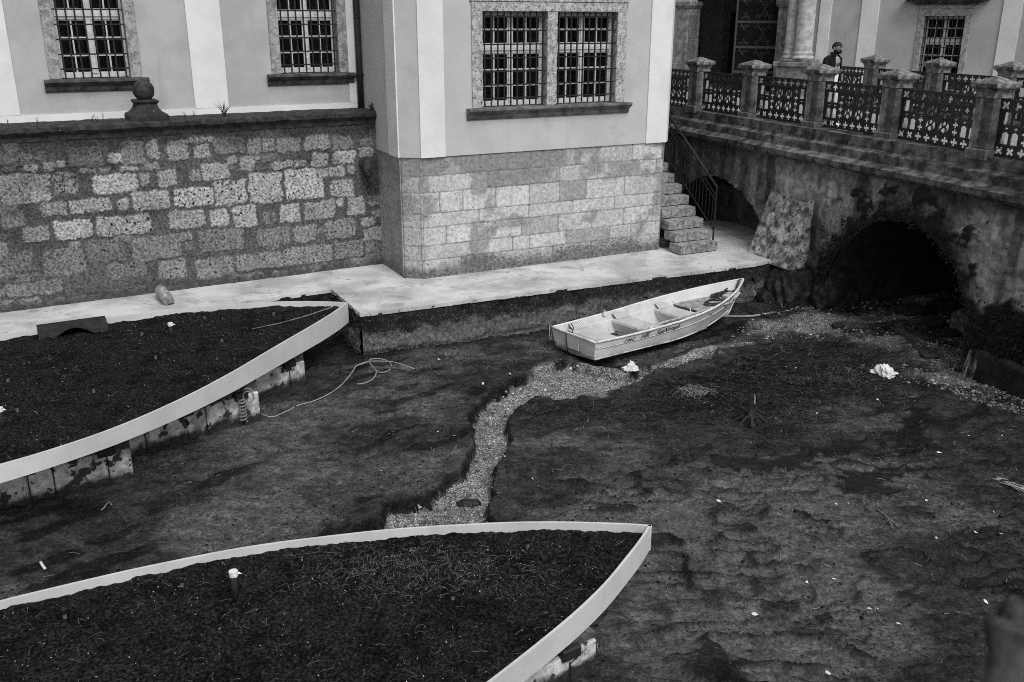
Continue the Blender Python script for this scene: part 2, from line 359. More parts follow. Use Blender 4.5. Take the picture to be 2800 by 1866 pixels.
# ------------------------------------------------------------------ buildings
def facade(mb, fr, s0, s1, z0, z1, holes, d0=-.45, d1=0.):          # wall slab with rectangular openings
    xs = sorted({s0, s1, *[h[0] for h in holes], *[h[1] for h in holes]}); zs = sorted({z0, z1, *[h[2] for h in holes], *[h[3] for h in holes]})
    for a, b in zip(xs[:-1], xs[1:]):
        for c, e in zip(zs[:-1], zs[1:]):
            if not any(h[0] <= a and b <= h[1] and h[2] <= c and e <= h[3] for h in holes): mb.box(fr, a, b, d0, d1, c, e)
def window(parent, fr, opens, z0, z1, jamb, top, sill, d=0., grille_d=.02, curtain=True, mm=('surround', 'sill'), rows=7):
    """opens: [(s0,s1)...] between granite jambs; parts: stone surround > sill, casement, pane, grille, curtain"""
    S0, S1 = opens[0][0]-jamb, opens[-1][1]+jamb; m = MB()
    m.box(fr, S0, opens[0][0], d-.30, d+.035, z0-.01, z1); m.box(fr, opens[-1][1], S1, d-.30, d+.034, z0-.01, z1)
    m.box(fr, S0-.002, S1+.002, d-.30, d+.037, z1, z1+top)
    m.box(fr, S0-.03, S1+.03, d-.05, d+.05, z1+top+.003, z1+top+.10)
    for (a, b), (c, e) in zip(opens[:-1], opens[1:]): m.box(fr, b, c, d-.30, d+.031, z0-.01, z1)
    win = m.build('window', mm[0], parent, bevel=.008)
    a, b = S0-sill, S1+sill
    MB().prof(fr, a, b, [(d-.30, z0-.012), (d-.30, z0-.20), (d+.02, z0-.235), (d+.05, z0-.19), (d+.06, z0-.135), (d+.12, z0-.10), (d+.17, z0-.06), (d+.17, z0-.022), (d+.10, z0-.012)]).build('sill', mm[1], win)
    cs = MB(); gr = MB(); gl = MB(); rm = MB(); cu = MB(); dw = d-.20
    for (a, b) in opens:
        h = z1-z0; zt = z0+h*.60
        cs.box(fr, a, a+.040, dw-.06, dw, z0, z1); cs.box(fr, b-.040, b, dw-.06, dw, z0, z1); cs.box(fr, a+.040, b-.040, dw-.06, dw, z0, z0+.07)
        cs.box(fr, a+.040, b-.040, dw-.06, dw+.002, z1-.05, z1); mid = (a+b)/2
        cs.box(fr, a+.040, b-.040, dw-.06, dw+.03, zt-.01, zt+.055); cs.box(fr, a+.040, b-.040, dw-.06, dw+.012, zt+.055, zt+.10); cs.box(fr, a+.040, b-.040, dw-.06, dw+.01, zt-.06, zt-.01)
        for (q0, q1, nb) in ((z0+.07, zt-.06, 2), (zt+.10, z1-.05, 1)):
            cs.box(fr, mid-.040, mid+.040, dw-.055, dw+.016, q0, q1)
            for l, r in ((a+.040, mid-.040), (mid+.040, b-.040)):
                cs.box(fr, l, l+.022, dw-.05, dw-.006, q0, q1); cs.box(fr, r-.022, r, dw-.05, dw-.006, q0, q1)
                cs.box(fr, l+.022, r-.022, dw-.05, dw-.006, q0, q0+.025); cs.box(fr, l+.022, r-.022, dw-.05, dw-.006, q1-.022, q1)
                cs.box(fr, (l+r)/2-.013, (l+r)/2+.013, dw-.05, dw-.010, q0+.025, q1-.022)
                for k in range(nb): zz = q0+(q1-q0)*(k+1)/(nb+1); cs.box(fr, l+.022, r-.022, dw-.048, dw-.013, zz-.012, zz+.012)
        gl.box(fr, a+.02, b-.02, dw-.040, dw-.034, z0+.02, z1-.02)
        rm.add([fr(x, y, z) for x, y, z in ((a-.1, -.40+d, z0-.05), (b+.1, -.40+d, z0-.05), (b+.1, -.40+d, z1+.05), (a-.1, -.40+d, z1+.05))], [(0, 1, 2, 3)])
        n = int((b-a)/.15)+1
        for k in range(n): x = a+(b-a)*(k+.5)/n; gr.box(fr, x-.0135, x+.0135, d+grille_d-.02, d+grille_d, z0+.005, z1-.005)
        for k in range(rows): z = z0+h*(k+.62)/rows; gr.box(fr, a+.002, b-.002, d+grille_d-.014, d+grille_d+.006, z-.0125, z+.0125)
        if curtain:
            for l, r in ((a+.05, a+.05+(b-a)*.36), (b-.05-(b-a)*.30, b-.05)):
                n = 40; xs = np.linspace(l, r, n); dd = d-.345+.018*np.sin(xs*75+3*np.sin(xs*17))
                cu.add([fr(x, y, z) for z in (z0, z1) for x, y in zip(xs, dd)], [(i, i+1, n+i+1, n+i) for i in range(n-1)])
    cs.build('casement', 'white_paint', win); gl.build('pane', 'glass', win); rm.build('room_shade', 'dark_room', win); gr.build('grille', 'iron', win)
    if curtain: cu.build('curtain', 'curtain', win, smooth=True)
    return win

# left wing
root = empty('palace_wing', (*WNG.o, 3.9), 'pale plastered wing with two barred windows, set back behind the rubble wall', 'building')
w1 = (-5.54, -4.39); w2 = (-1.63, -.46); zb, zt_ = 4.71, 6.46; holes = [(w[0]-.05, w[1]+.05, zb-.05, zt_+.05) for w in (w1, w2, (-10.6, -9.45))]
m = MB(); facade(m, WNG, -14, .02, 3.6, 12, holes, -.5, 0); m.build('wall', 'plaster', root)
m = MB()
for a, b in ((-6.95, -6.28), (-3.32, -2.70), (-.275, .02), (-11.4, -10.95)): MB().box(WNG, a, b, -.02, .028, 4.11, 12).build('pilaster', 'plaster_w', root)
m.box(WNG, -14, .02, -.02, .030, 3.6, 4.105); m.build('base_band', 'plaster_w', root)
for w in (w1, w2, (-10.6, -9.45)): window(root, WNG, [w], zb, zt_, .19, .2, .10, grille_d=-.02)
p = MB().tube([WNG(-.075, .10, z) for z in np.linspace(4.0, 12, 9)], .062, 10).build('downpipe', 'pipe', root, smooth=True)
MB().box(WNG, -.16, .02, .005, .175, 4.66, 4.685).build('bracket', 'pipe', p)

# projecting block
root = empty('palace_block', (*BLK.o, .87), 'projecting pale block with barred double window above a light stone base', 'building')
LF = Fr(*BLK(-.33, -.23, 0)[:2], 27.03-90)      # its left side face: s runs from the chamfer back; negative s is away
op = [(1.30, 2.69), (2.91, 4.29)]; WZ0, WZ1 = 4.12, 5.855
m = MB(); facade(m, BLK, 0, 5.62, 3.235, 12, [(1.25, 4.34, WZ0-.05, WZ1+.05)], -.5, 0.)
m.prism([(-.33, -.23), (0, 0), (0, -.5), (-.33, -.7)], 3.235, 12, BLK); m.prism([(-.33, -.23), (-.33, -6), (.2, -6), (.2, -.6), (-.30, -.6)], 3.233, 12, BLK)
m.prism([(5.62, 0), (5.78, -.16), (5.78, -6), (5.3, -6), (5.3, -.4), (5.62, -.4)], 3.234, 12, BLK); m.build('wall', 'plaster_b', root)
m = MB(); m.prism([(.0, .028), (.505, .028), (.505, -.01), (0, -.01)], 3.232, 12, BLK); m.build('pilaster', 'plaster_w', root); m = MB(); m.prism([(5.11, .028), (5.63, .028), (5.80, -.15), (5.80, -.55), (5.77, -.55), (5.77, -.17), (5.62, -.01), (5.11, -.01)], 3.231, 12, BLK); m.build('pilaster', 'plaster_w', root); m = MB()
m.prism([(-.36, -.235), (-.36, -.76), (-.31, -.76), (-.31, -.235)], 3.230, 12, BLK); m.build('pilaster', 'plaster_w', root)
window(root, BLK, op, WZ0, WZ1, .22, .17, .12, grille_d=-.03, mm=('surround_l', 'sill_l'))
rows = [(2.88, 3.24, [-0.02, 0.86, 2.64, 3.11, 3.42, 3.53, 4.81, 5.58], [0.62, 0.55, 0.55, 0.85, 0.45, 1, 1.05]), (2.56, 2.88, [-0.02, 0.15, 1.41, 3.05, 3.97, 4.99, 5.45, 5.62], [0.5, 1.1, 0.6, 1, 1.05, 1, 1]), (2.15, 2.56, [-0.02, 0.38, 0.87, 1.59, 2.35, 3.05, 3.7, 4.65, 5.62], [1.05, 1.05, 1, 1.15, 0.85, 0.55, 1.1, 1]), (1.88, 2.15, [-0.02, 1.22, 2.34, 3.38, 4.41, 5.5, 5.62], [1, 1.1, 1, 1.1, 1, 1]), (1.52, 1.88, [-0.02, 0.51, 1.41, 2.17, 3.04, 3.86, 4.65, 5.42, 5.62], [0.9, 1.1, 1.05, 0.65, 1, 1.05, 1.05, 1]), (1.23, 1.52, [-0.02, 1.04, 1.97, 2.36, 3.23, 4.32, 4.86, 5.62], [0.85, 0.95, 1.1, 1.1, 0.65, 0.95, 0.9]), (0.80, 1.23, [-0.02, 0.82, 1.51, 2.92, 3.86, 4.9, 5.62], [0.9, 0.95, 0.8, 0.75, 0.7, 0.85])]
def ash(rows, seed):
    rs = np.random.RandomState(seed); out = []
    for a, b, xs, ts in rows:
        for x0, x1, t in zip(xs[:-1], xs[1:], ts): out.append((x0+.010, x1-.010, a+.009, b-.009, .46*(.22+.78*t)*(.93+.14*rs.rand()), .0 + (.09 if a < 1 else .03)*rs.rand()))
    return out
def smear(X, Z, tone, pit, D):                  # grey render smeared over the joints, damp foot
    f = ss(.16, .42, fbm(X*1.6+3, Z*2.2, 91, 5)+.5*ss(2.7, 3.1, Z)*(X < 3.2)); tone = tone*(1-f*.75)+.21*f*.75
    f2 = ss(.5, .0, Z-.9+.35*fbm(X*2.1, Z*2, 95)); tone = tone*(1-.45*f2); pit = pit+.10*f2
    return tone, pit, D
X, Y, Z, T, P, _ = stone_wall(BLK, -.02, 5.64, .80, 3.232, .0135, ash(rows, 3), .19, .012, .03, .008, .012, 5, -.035, smear)
sheet('plinth', 'ashlar', X, Y, Z, dict(tone=T, pit=P), root)
CH = Fr(*BLK(-.33, -.235, 0)[:2], math.degrees(math.atan2(.23, .33))*0+27.03-34.9)
zz = [.8, 1.23, 1.52, 1.88, 2.15, 2.56, 2.88, 3.24]
X, Y, Z, T, P, _ = stone_wall(CH, -.02, .42, .80, 3.231, .014, [(-.05+o, .19+o+.22*(i % 2), a+.008, b-.008, .37, .04) for i, (a, b) in enumerate(zip(zz[:-1], zz[1:])) for o in (0, .24+.22*(i % 2))], .19, .012, .03, .008, .012, 8, -.03, smear)
sheet('plinth', 'ashlar', X, Y, Z, dict(tone=T, pit=P), root)
X, Y, Z, T, P, _ = stone_wall(LF, -2.4, .01, .80, 3.230, .02, [(-2.5+o, -1.2+o, a+.008, b-.008, .28, .03) for i, (a, b) in enumerate(zip(zz[:-1], zz[1:])) for o in (0, 1.32)], .18, .012, .03, .008, .012, 9, -.03, smear)
sheet('plinth', 'ashlar', X, Y, Z, dict(tone=T, pit=P), root)
RF = Fr(*BLK(5.60, -.02, 0)[:2], 27.03+90)
MB().prism([(5.55, -.10), (5.66, -.10), (5.74, -.19), (5.74, -6), (5.3, -6), (5.3, -.10)], .5, 3.229, BLK).build('side_base', 'mortar', root)

# rubble retaining wall
RUB = [(-6.79,-6.02,2.72,3.21,.8,.12),(-5.97,-5.57,2.83,3.19,.6,.2),(-5.34,-4.6,2.78,3.1,.95,-.1),(-4.56,-4.39,2.86,3.08,.6,.05),(-4.25,-3.93,2.82,3.12,.75,.08),(-3.71,-3.51,2.87,3.08,.6,.1),(-3.47,-2.98,2.88,3.17,.8,.05),(-3.28,-2.69,2.39,2.84,.85,.15),(-2.63,-2.0,2.36,2.94,.9,.1),(-1.93,-1.18,2.38,2.95,1,.12),(-1.21,-.7,2.75,2.94,.85,0),(-1.03,-.55,2.35,2.68,.8,.1),(-.94,-.48,2.98,3.24,.85,.05),(-.41,-.1,3.09,3.28,.85,.05),(-1.39,-1.03,2.98,3.24,.9,.05),(-2.17,-1.76,2.98,3.13,.7,.05),(-2.76,-2.49,3.0,3.28,.7,.05),(-3.01,-2.82,3.13,3.28,.7,0),(-1.5,-1.01,3.29,3.58,.65,0),(-.95,-.52,3.26,3.52,.45,0),(-2.04,-1.59,3.29,3.56,.5,0),(-2.31,-2.09,3.32,3.56,.6,.05),(-2.6,-2.35,3.3,3.58,.6,.03),(-3.2,-2.65,3.33,3.62,.5,0),(-3.58,-3.28,3.3,3.54,.8,.1),(-4.03,-3.68,3.28,3.63,.7,0),(-4.39,-4.18,3.31,3.65,.75,0),(-5.05,-4.81,3.29,3.47,.8,.05),(-4.83,-4.43,3.25,3.66,.5,.05),(-5.69,-5.12,3.26,3.6,.35,.05),(-6.39,-6.19,3.24,3.38,.75,.1),(-6.09,-5.9,3.24,3.38,.6,.05),(-5.87,-5.75,3.26,3.38,.7,0),(-6.72,-6.49,3.26,3.51,.45,.02),(-6.63,-6.39,3.59,3.74,.45,0),(-6.4,-6.2,3.43,3.55,.4,.1),(-6.16,-6.0,3.43,3.58,.35,.15),(-5.76,-5.09,2.47,2.7,.75,.08),(-5.01,-4.78,2.45,2.64,.75,.1),(-4.74,-4.09,2.42,2.77,.85,.1),(-4.0,-3.32,2.42,2.76,.95,.16),(-6.23,-5.8,2.46,2.69,.6,.1),(-6.87,-6.49,2.31,2.63,.45,.05),(-6.58,-6.15,2.03,2.29,.65,.05),(-6.07,-5.45,2.03,2.36,.9,.05),(-5.39,-4.46,2.02,2.37,.75,.15),(-4.16,-3.51,2.03,2.35,.75,.08),(-3.41,-3.07,2.01,2.31,.9,.02),(-2.98,-2.53,1.94,2.33,.9,.14),(-2.08,-1.69,1.94,2.3,.85,.06),(-1.6,-.96,1.95,2.3,.65,.06),(-.92,-.77,2.16,2.32,.85,0),(-.7,-.34,1.96,2.34,.8,.03),(-.43,-.13,1.7,1.88,.75,.03),(-2.56,-1.9,1.53,1.86,.5,.05),(-1.83,-1.38,1.5,1.85,.6,.03),(-1.19,-.56,1.51,1.89,.55,.08),(-.39,.1,1.39,1.65,.7,.03),(-4.04,-3.77,1.8,1.95,.6,.05),(-3.65,-2.81,1.51,1.93,.45,.08),(-3.91,-3.77,1.61,1.78,.4,.1),(-4.84,-3.98,1.5,1.94,.5,.02),(-5.13,-4.85,1.89,2.01,.5,0),(-5.6,-4.95,1.57,1.97,.4,.1),(-5.86,-5.69,1.8,1.98,.6,0),(-6.32,-5.66,1.41,1.87,.45,.1),(-6.98,-6.44,1.57,1.88,.35,.08),(-5.3,-4.64,1.22,1.51,.4,.08),(-4.43,-3.93,1.11,1.46,.55,.1),(-3.78,-3.06,1.01,1.4,.6,.1),(-3.01,-2.1,1.06,1.39,.55,.1),(-2.07,-1.06,1.06,1.42,.6,.12),(-1.01,-.41,1.08,1.43,.5,.05),(-.35,.1,.95,1.35,.45,.1),(-.26,.07,2.11,2.29,.6,.1),(-2.4,-2.15,1.96,2.17,.45,.1),(-3.66,-3.22,3.57,3.67,.7,.1),(-5.51,-5.3,3.14,3.23,.6,.15),(-5.2,-5.05,3.13,3.21,.6,.05),(-4.86,-4.6,3.13,3.23,.65,.03),(-4.5,-4.21,3.15,3.26,.55,.1),(-1.72,-1.48,2.99,3.12,.75,.05),(-.64,-.51,2.77,2.95,.7,0),(-2.48,-2.35,3.18,3.26,.6,0),(-.37,.01,3.31,3.47,.5,0),(-.17,.06,3.48,3.65,.4,0)]
rs = np.random.RandomState(4); extra = []
for z in np.arange(.72, 3.5, .37):              # the wall goes on to the left of the picture, and down to its footing
    x = -14
    while x < (-6.9 if z > 1.0 else .1):
        w = rs.uniform(.35, .9); extra.append((x, x+w, z+rs.uniform(0, .05), z+rs.uniform(.24, .34), rs.uniform(.35, .75), rs.uniform(0, .12))); x += w+rs.uniform(.05, .15)
for k in range(60):                             # small pinning stones in the wide joints
    x = rs.uniform(-7.4, 0); z = rs.uniform(1.0, 3.6); w = rs.uniform(.05, .13)
    if not any(a-.05 < x < b+.05 and c-.05 < z < e+.05 for a, b, c, e, _, _ in RUB): extra.append((x-w, x+w, z-w*.5, z+w*.6, rs.uniform(.35, .6), .05))
wall = empty('retaining_wall', (*RET(-4, 0, 0)[:2], .5), 'long rubble retaining wall of pitted pale stones under a dark mossy coping', 'wall')
def rub_fn(X, Z, tone, pit, D):
    f = ss(.12, .45, fbm(X*.9+1, Z*1.3, 61, 5)); tone = tone*(1-f*.35)
    f = ss(3.35, 3.75, Z+.25*fbm(X*1.8, Z*3, 63)); tone = tone*(1-.55*f)     # darker towards the coping
    f = ss(1.15, .8, Z+.12*fbm(X*3, Z*3, 64)); tone = tone*(1-.5*f); return tone, pit, D
sc_ = lambda L: [(a, b, c, e, .045+.33*t**1.4, p*.62-.01) for a, b, c, e, t, p in L]
X, Y, Z, T, P, _ = stone_wall(RET, -8.6, .12, .62, 3.79, .014, sc_(extra)+sc_(RUB), .078, .042, .05, .011, .022, 21, 0, rub_fn)
sheet('masonry', 'rubble', X, Y, Z, dict(tone=T, pit=P), wall)
X, Y, Z, T, P, _ = stone_wall(RET, -14, -8.6, .62, 3.79, .04, sc_(extra), .068, .055, .09, .03, .022, 22, 0, rub_fn)
sheet('masonry', 'rubble', X, Y, Z, dict(tone=T, pit=P), wall)
MB().box(RET, -14, .1, -.72, -.03, .5, 3.78).build('core', 'rmortar', wall)
n = 300; xs = np.linspace(-14, .14, n); pr = [(-.75, 3.74), (-.75, 4.0), (.06, 4.0), (.10, 3.97), (.10, 3.90), (.07, 3.87), (.02, 3.82), (.01, 3.74)]
m = MB(); k = len(pr); vs = []
for i, x in enumerate(xs):
    for d, z in pr: j = .018*fbm(np.array([x*5.]), np.array([d*30+z*40]), 33)[0]; vs.append(RET(x, d+j, z+j))
m.add(vs, [tuple(range(k)), tuple(range((n-1)*k, n*k))[::-1]]+[(i*k+q, i*k+(q+1) % k, (i+1)*k+(q+1) % k, (i+1)*k+q) for i in range(n-1) for q in range(k)])
m.build('coping', 'cap', wall)
# ball finial on the coping
bc = RET(-4.27, -.30, 4.0); bf = empty('ball_finial', bc, 'dark lichened stone ball on a flared pedestal, standing on the wall coping', 'finial')
def sqprof(c, prof, ang):
    m = MB(); n = 4; vs = []; fs = []
    for r, z in prof:
        for k in range(n): a = ang+math.pi/4+math.pi/2*k; vs.append((c[0]+r*1.414*math.cos(a), c[1]+r*1.414*math.sin(a), c[2]+z))
    for i in range(len(prof)-1):
        for k in range(n): fs.append((i*n+k, i*n+(k+1) % n, (i+1)*n+(k+1) % n, (i+1)*n+k))
    fs += [(3, 2, 1, 0), tuple(range((len(prof)-1)*n, len(prof)*n))]; return m.add(vs, fs)
m = sqprof(bc, [(.33, -.01), (.33, .08), (.31, .11), (.25, .14), (.20, .20), (.18, .26), (.18, .285), (.205, .30), (.215, .325), (.20, .345), (.12, .35)], RET.a)
m.build('pedestal', 'cap', bf, bevel=.012)
b = bmesh.new(); bmesh.ops.create_icosphere(b, subdivisions=4, radius=.185); m = MB()
m.add([(bc[0]+v.co.x*(1+.02*math.sin(v.co.z*40+v.co.x*31)), bc[1]+v.co.y, bc[2]+.50+v.co.z) for v in b.verts], [tuple(x.index for x in f.verts) for f in b.faces]); b.free(); m.build('ball', 'cap', bf, smooth=True)
# spout and drain on the retaining wall
m = MB(); q = [RET(-.30, d, z) for d, z in ((-.1, 2.98), (.10, 2.96), (.20, 2.90), (.22, 2.80), (.16, 2.74))]; m.tube(q, [.12, .12, .11, .10, .07], 10)
m.build('spout', 'cap', None, smooth=True, label='dark stone water spout jutting from the upper right end of the rubble wall', cat='spout')
q = [at(438, 792, 1.02), at(442, 800, 1.02), at(455, 815, .98), at(463, 832, .87)]
m = MB().tube([(a[0], a[1], a[2]) for a in q], [.105, .11, .11, .10], 14); m.build('drain_pipe', 'step', None, smooth=True, label='stubby pale drain pipe bending out of the foot of the rubble wall', cat='pipe')

# entrance facade with its portal
root = empty('entrance_wing', (*ENT.o, 3.5), 'entrance wing with dark portal, round stone columns and one barred window beyond the bridge', 'building')
ew = (4.76, 5.87); EZ0, EZ1 = 4.10, 5.83; PO = (-3.0, .30)
holes = [(ew[0]-.05, ew[1]+.05, EZ0-.05, EZ1+.05), (PO[0], PO[1], 3.0, 8.2), (9.2, 10.4, EZ0-.05, EZ1+.05)]
m = MB(); facade(m, ENT, -12, 18, 2.8, 12, holes, -.5, 0); m.build('wall', 'plaster', root)
m = MB()
for a, b in ((1.62, 1.98), (2.91, 3.43), (6.80, 7.27), (12, 12.5), (-7, -6.5)): MB().box(ENT, a, b, -.02, .03, 2.8, 12).build('pilaster', 'plaster_w', root)
for w in (ew, (9.25, 10.35)):
    wn = window(root, ENT, [w], EZ0, EZ1, .16, .19, .10, grille_d=-.05)
    m = MB()
    for i, (dd, z0, z1) in enumerate(((.06, 6.12, 6.17), (.12, 6.172, 6.21), (.19, 6.212, 6.26), (.25, 6.262, 6.29))): m.box(ENT, w[0]-.19-dd*1.6, w[1]+.19+dd*1.6, -.05, dd, z0, z1)
    m.build('cornice', 'sill', wn)
m = MB(); m.box(ENT, -3.38, -3.0, -.7, .12, 3.3, 6.1); m.box(ENT, -3.45, -2.96, -.72, .17, 6.103, 6.16); m.box(ENT, -3.48, -2.93, -.74, .20, 6.163, 6.30); m.box(ENT, -3.44, -2.97, -.7, .18, 3.3, 4.30); m.build('pier', 'marble_d', root, bevel=.01); m = MB()
m.box(ENT, .30, .78, -.7, .12, 3.3, 6.1); m.box(ENT, .26, .84, -.72, .17, 6.103, 6.16); m.box(ENT, .23, .87, -.74, .20, 6.163, 6.30)
m.build('pier', 'marble_d', root, bevel=.01)
m = MB(); m.box(ENT, -3.38, .8, -.6, .11, 8.2, 9); m.build('lintel', 'marble_d', root)
m = MB(); m.box(ENT, .72, 1.86, .12, .78, 3.3, 4.36); m.box(ENT, .64, 1.94, .10, .86, 4.363, 4.50); m.box(ENT, .66, 1.92, .10, .84, 3.3, 3.72); m.box(ENT, .78, 1.80, .12, .74, 4.503, 4.58); m.build('pedestal', 'marble_d', root, bevel=.015)
for cx_, dd, rr in ((1.40, .44, .265), (.93, .30, .20)):
    c = ENT(cx_, dd, 4.58); MB().lathe(c, [(rr*1.28, 0), (rr*1.34, .03), (rr*1.34, .06), (rr*1.22, .09), (rr*1.12, .13), (rr*1.2, .16), (rr*1.2, .19), (rr*1.04, .22), (rr, .26), (rr*.98, 3), (rr*.9, 5)], 28).build('column', 'marble', root, smooth=True)
# porch behind the portal
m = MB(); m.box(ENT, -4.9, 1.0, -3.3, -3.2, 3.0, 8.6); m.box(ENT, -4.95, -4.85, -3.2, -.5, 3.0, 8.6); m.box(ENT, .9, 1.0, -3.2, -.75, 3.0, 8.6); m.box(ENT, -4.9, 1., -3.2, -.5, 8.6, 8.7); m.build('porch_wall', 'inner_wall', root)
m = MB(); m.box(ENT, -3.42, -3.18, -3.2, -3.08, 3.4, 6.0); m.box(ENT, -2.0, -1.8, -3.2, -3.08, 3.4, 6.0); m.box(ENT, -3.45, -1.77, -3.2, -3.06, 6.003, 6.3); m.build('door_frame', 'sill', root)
MB().box(ENT, -3.18, -2.0, -3.19, -3.12, 3.4, 6.0).build('doorway', 'wet_dark', root)  # dark slab stands in for the unlit opening
nb = MB().box(ENT, -4.83, -4.40, -3.19, -3.15, 4.44, 5.52).build('notice_board', 'sill', root)
m = MB(); m.box(ENT, -4.80, -4.44, -3.152, -3.145, 4.48, 5.48); m.build('poster', 'inner_wall', nb)
m = MB()
for k in range(3): m.box(ENT, -4.72+.09*k, -4.65+.09*k, -3.146, -3.142, 4.95, 5.05)
m.box(ENT, -4.70, -4.58, -3.146, -3.142, 5.18, 5.26); m.build('print', 'decal', nb)
for z0, z1 in ((4.86, 5.20), (4.50, 4.82)): MB().box(ENT, -3.90, -3.54, -3.19, -3.17, z0, z1).build('notice', 'inner_wall', root)
# the half-open door leaf with its iron scrollwork
hx, hd = ENT(.28, -.55, 0)[:2]; LEAF = Fr(hx, hd, -42+180+15)     # s runs from the hinge
LEAF.n = -np.array([math.sin(LEAF.a), -math.cos(LEAF.a)])
dl = MB().box(LEAF, 0, 1.62, -.07, 0, 3.5, 8.1).build('door_leaf', 'door', root)
MB().box(LEAF, 1.575, 1.64, -.08, .012, 3.5, 8.1).build('edge_strip', 'strap', dl)
sc = MB(); stp = MB()
for zc in (4.10, 4.88, 5.66, 6.44, 7.2):
    MB().box(LEAF, .1, 1.57, 0, .012, zc-.04, zc+.04).build('strap_hinge', 'strap', dl)
    for xc, w in ((1.33, .13), (.72, .21)):
        for sg in (1, -1):
            for mx in (1, -1):
                t = np.linspace(0, 1, 14); px = xc+mx*w*(1-t)*(1-.2*np.sin(t*3)); pz = zc+sg*(.05+w*1.65*t**.8); sc.tube([LEAF(a, .012, b) for a, b in zip(px, pz)], .011, 4)
                th = np.linspace(0, 4.6, 16); r = w*.33*(1-th/6); sc.tube([LEAF(xc+mx*(w*1.05-r0*math.cos(q)), .012, zc+sg*(.08+w*.3+r0*math.sin(q))) for q, r0 in zip(th, r)], .010, 4)
            th = np.linspace(0, 7, 20); r = w*.42*(1-th/9); sc.tube([LEAF(xc+r0*math.cos(q), .012, zc+sg*(w*.95+r0*math.sin(q))) for q, r0 in zip(th, r)], .010, 4)
sc.build('scrollwork', 'strap', dl)

# ------------------------------------------------------------------ bridge
OFF = .42                                       # how far the arch wall stands out in front of the pillar line
A1 = np.array([(5.85, -.3), (5.88, .5), (5.95, .80), (6.05, 1.06), (6.24, 1.41), (6.58, 1.76), (6.9, 2.05), (7.2, 2.19), (7.5, 2.28), (7.8, 2.29), (8.2, 2.2), (8.54, 2.08), (8.81, 1.89), (9.0, 1.70), (9.16, 1.48), (9.31, 1.25), (9.46, .9), (9.52, .4), (9.54, -.3)])
A2 = np.array([(-.1, .5), (-.05, 1.0), (.12, 1.45), (.5, 1.82), (1.0, 2.08), (1.46, 2.16), (1.75, 2.17), (2.12, 2.13), (2.57, 2.03), (2.93, 1.88), (3.23, 1.66), (3.46, 1.48), (3.62, 1.2), (3.68, .8), (3.68, .5)])
br = empty('stone_bridge', BRG(4, -2.5, 0), 'dark mossy stone bridge with a low arch over the drained stream bed', 'bridge')
ns, nz = 560, 130; X, Z = np.meshgrid(np.linspace(-4, 13.5, ns), np.linspace(-.3, 2.98, nz))
rag = .05*fbm(X*4, Z*4, 71)+.035*fbm(X*13, Z*13, 72, 3)
d1 = polyd(X, Z, A1)+rag; d2 = polyd(X, Z, A2)+rag*.6
tone = .11+.085*fbm(X*.8, Z*.9, 73, 5)+.05*fbm(X*3, Z*3, 74, 4)
tone += .16*ss(.05, .5, fbm(X*.55+2, Z*.7, 75, 4)+.75*ss(8.2, 9.6, X)*ss(.9, 1.5, Z)*ss(3.0, 2.5, Z)+.45*ss(3.2, 5.5, X)*ss(9.0, 6.5, X)*ss(2.2, 2.5, Z))
mossy = np.maximum(ss(.55, .08, d1+.22*fbm(X*2.2, Z*2.2, 76)+.10*fbm(X*9, Z*9, 78)), ss(1.0, .75, Z-.55*ss(9.4, 10.2, X)*(1+.5*fbm(X*1.2, Z*1.2, 77))+.3*fbm(X*2.5, Z*2.5, 79)))
spots = ss(.30, .36, fbm(X*5, Z*5, 80, 3)+.30*ss(.95, .3, d1)-.12); mossy = np.maximum(mossy, spots*ss(1.2, .6, d1))
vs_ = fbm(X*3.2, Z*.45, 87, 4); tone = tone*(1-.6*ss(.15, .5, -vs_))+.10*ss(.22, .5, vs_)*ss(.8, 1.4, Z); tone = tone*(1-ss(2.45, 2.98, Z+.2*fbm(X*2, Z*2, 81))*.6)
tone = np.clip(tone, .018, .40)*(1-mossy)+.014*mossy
D = .05*fbm(X*1.3, Z*1.3, 82)+.03*fbm(X*4, Z*4, 83)+.012*fbm(X*14, Z*14, 84, 3)+mossy*(.05+.06*np.abs(fbm(X*7, Z*7, 85)))
P = BRG.o[:, None, None]+BRG.e[:, None, None]*X+BRG.n[:, None, None]*(D+OFF)
k = (d1 > 0) & (d2 > 0); keep = k[:-1, :-1] & k[1:, 1:] & k[:-1, 1:] & k[1:, :-1]
M['bridge'] = mat('bridge_face', .62, 1.4, 7, .95, 1.0, 34, pit=(11, .68, .02), attr=True, streak=(1.8, .55, .45))
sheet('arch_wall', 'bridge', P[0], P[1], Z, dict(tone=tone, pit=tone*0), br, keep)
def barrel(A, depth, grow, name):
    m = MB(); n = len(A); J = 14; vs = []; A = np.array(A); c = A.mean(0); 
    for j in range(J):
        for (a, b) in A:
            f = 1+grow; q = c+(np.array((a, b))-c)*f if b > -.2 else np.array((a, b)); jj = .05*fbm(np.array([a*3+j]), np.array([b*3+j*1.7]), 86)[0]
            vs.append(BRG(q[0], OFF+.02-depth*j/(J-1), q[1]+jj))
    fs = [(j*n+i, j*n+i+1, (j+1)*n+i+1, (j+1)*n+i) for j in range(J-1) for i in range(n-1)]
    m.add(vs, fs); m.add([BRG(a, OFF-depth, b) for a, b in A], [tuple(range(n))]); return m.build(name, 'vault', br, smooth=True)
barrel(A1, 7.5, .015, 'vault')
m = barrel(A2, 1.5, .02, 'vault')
m = MB().box(BRG, .0, 3.66, -1.2, -.62, .5, 1.75).build('recess_wall', 'recess', br)
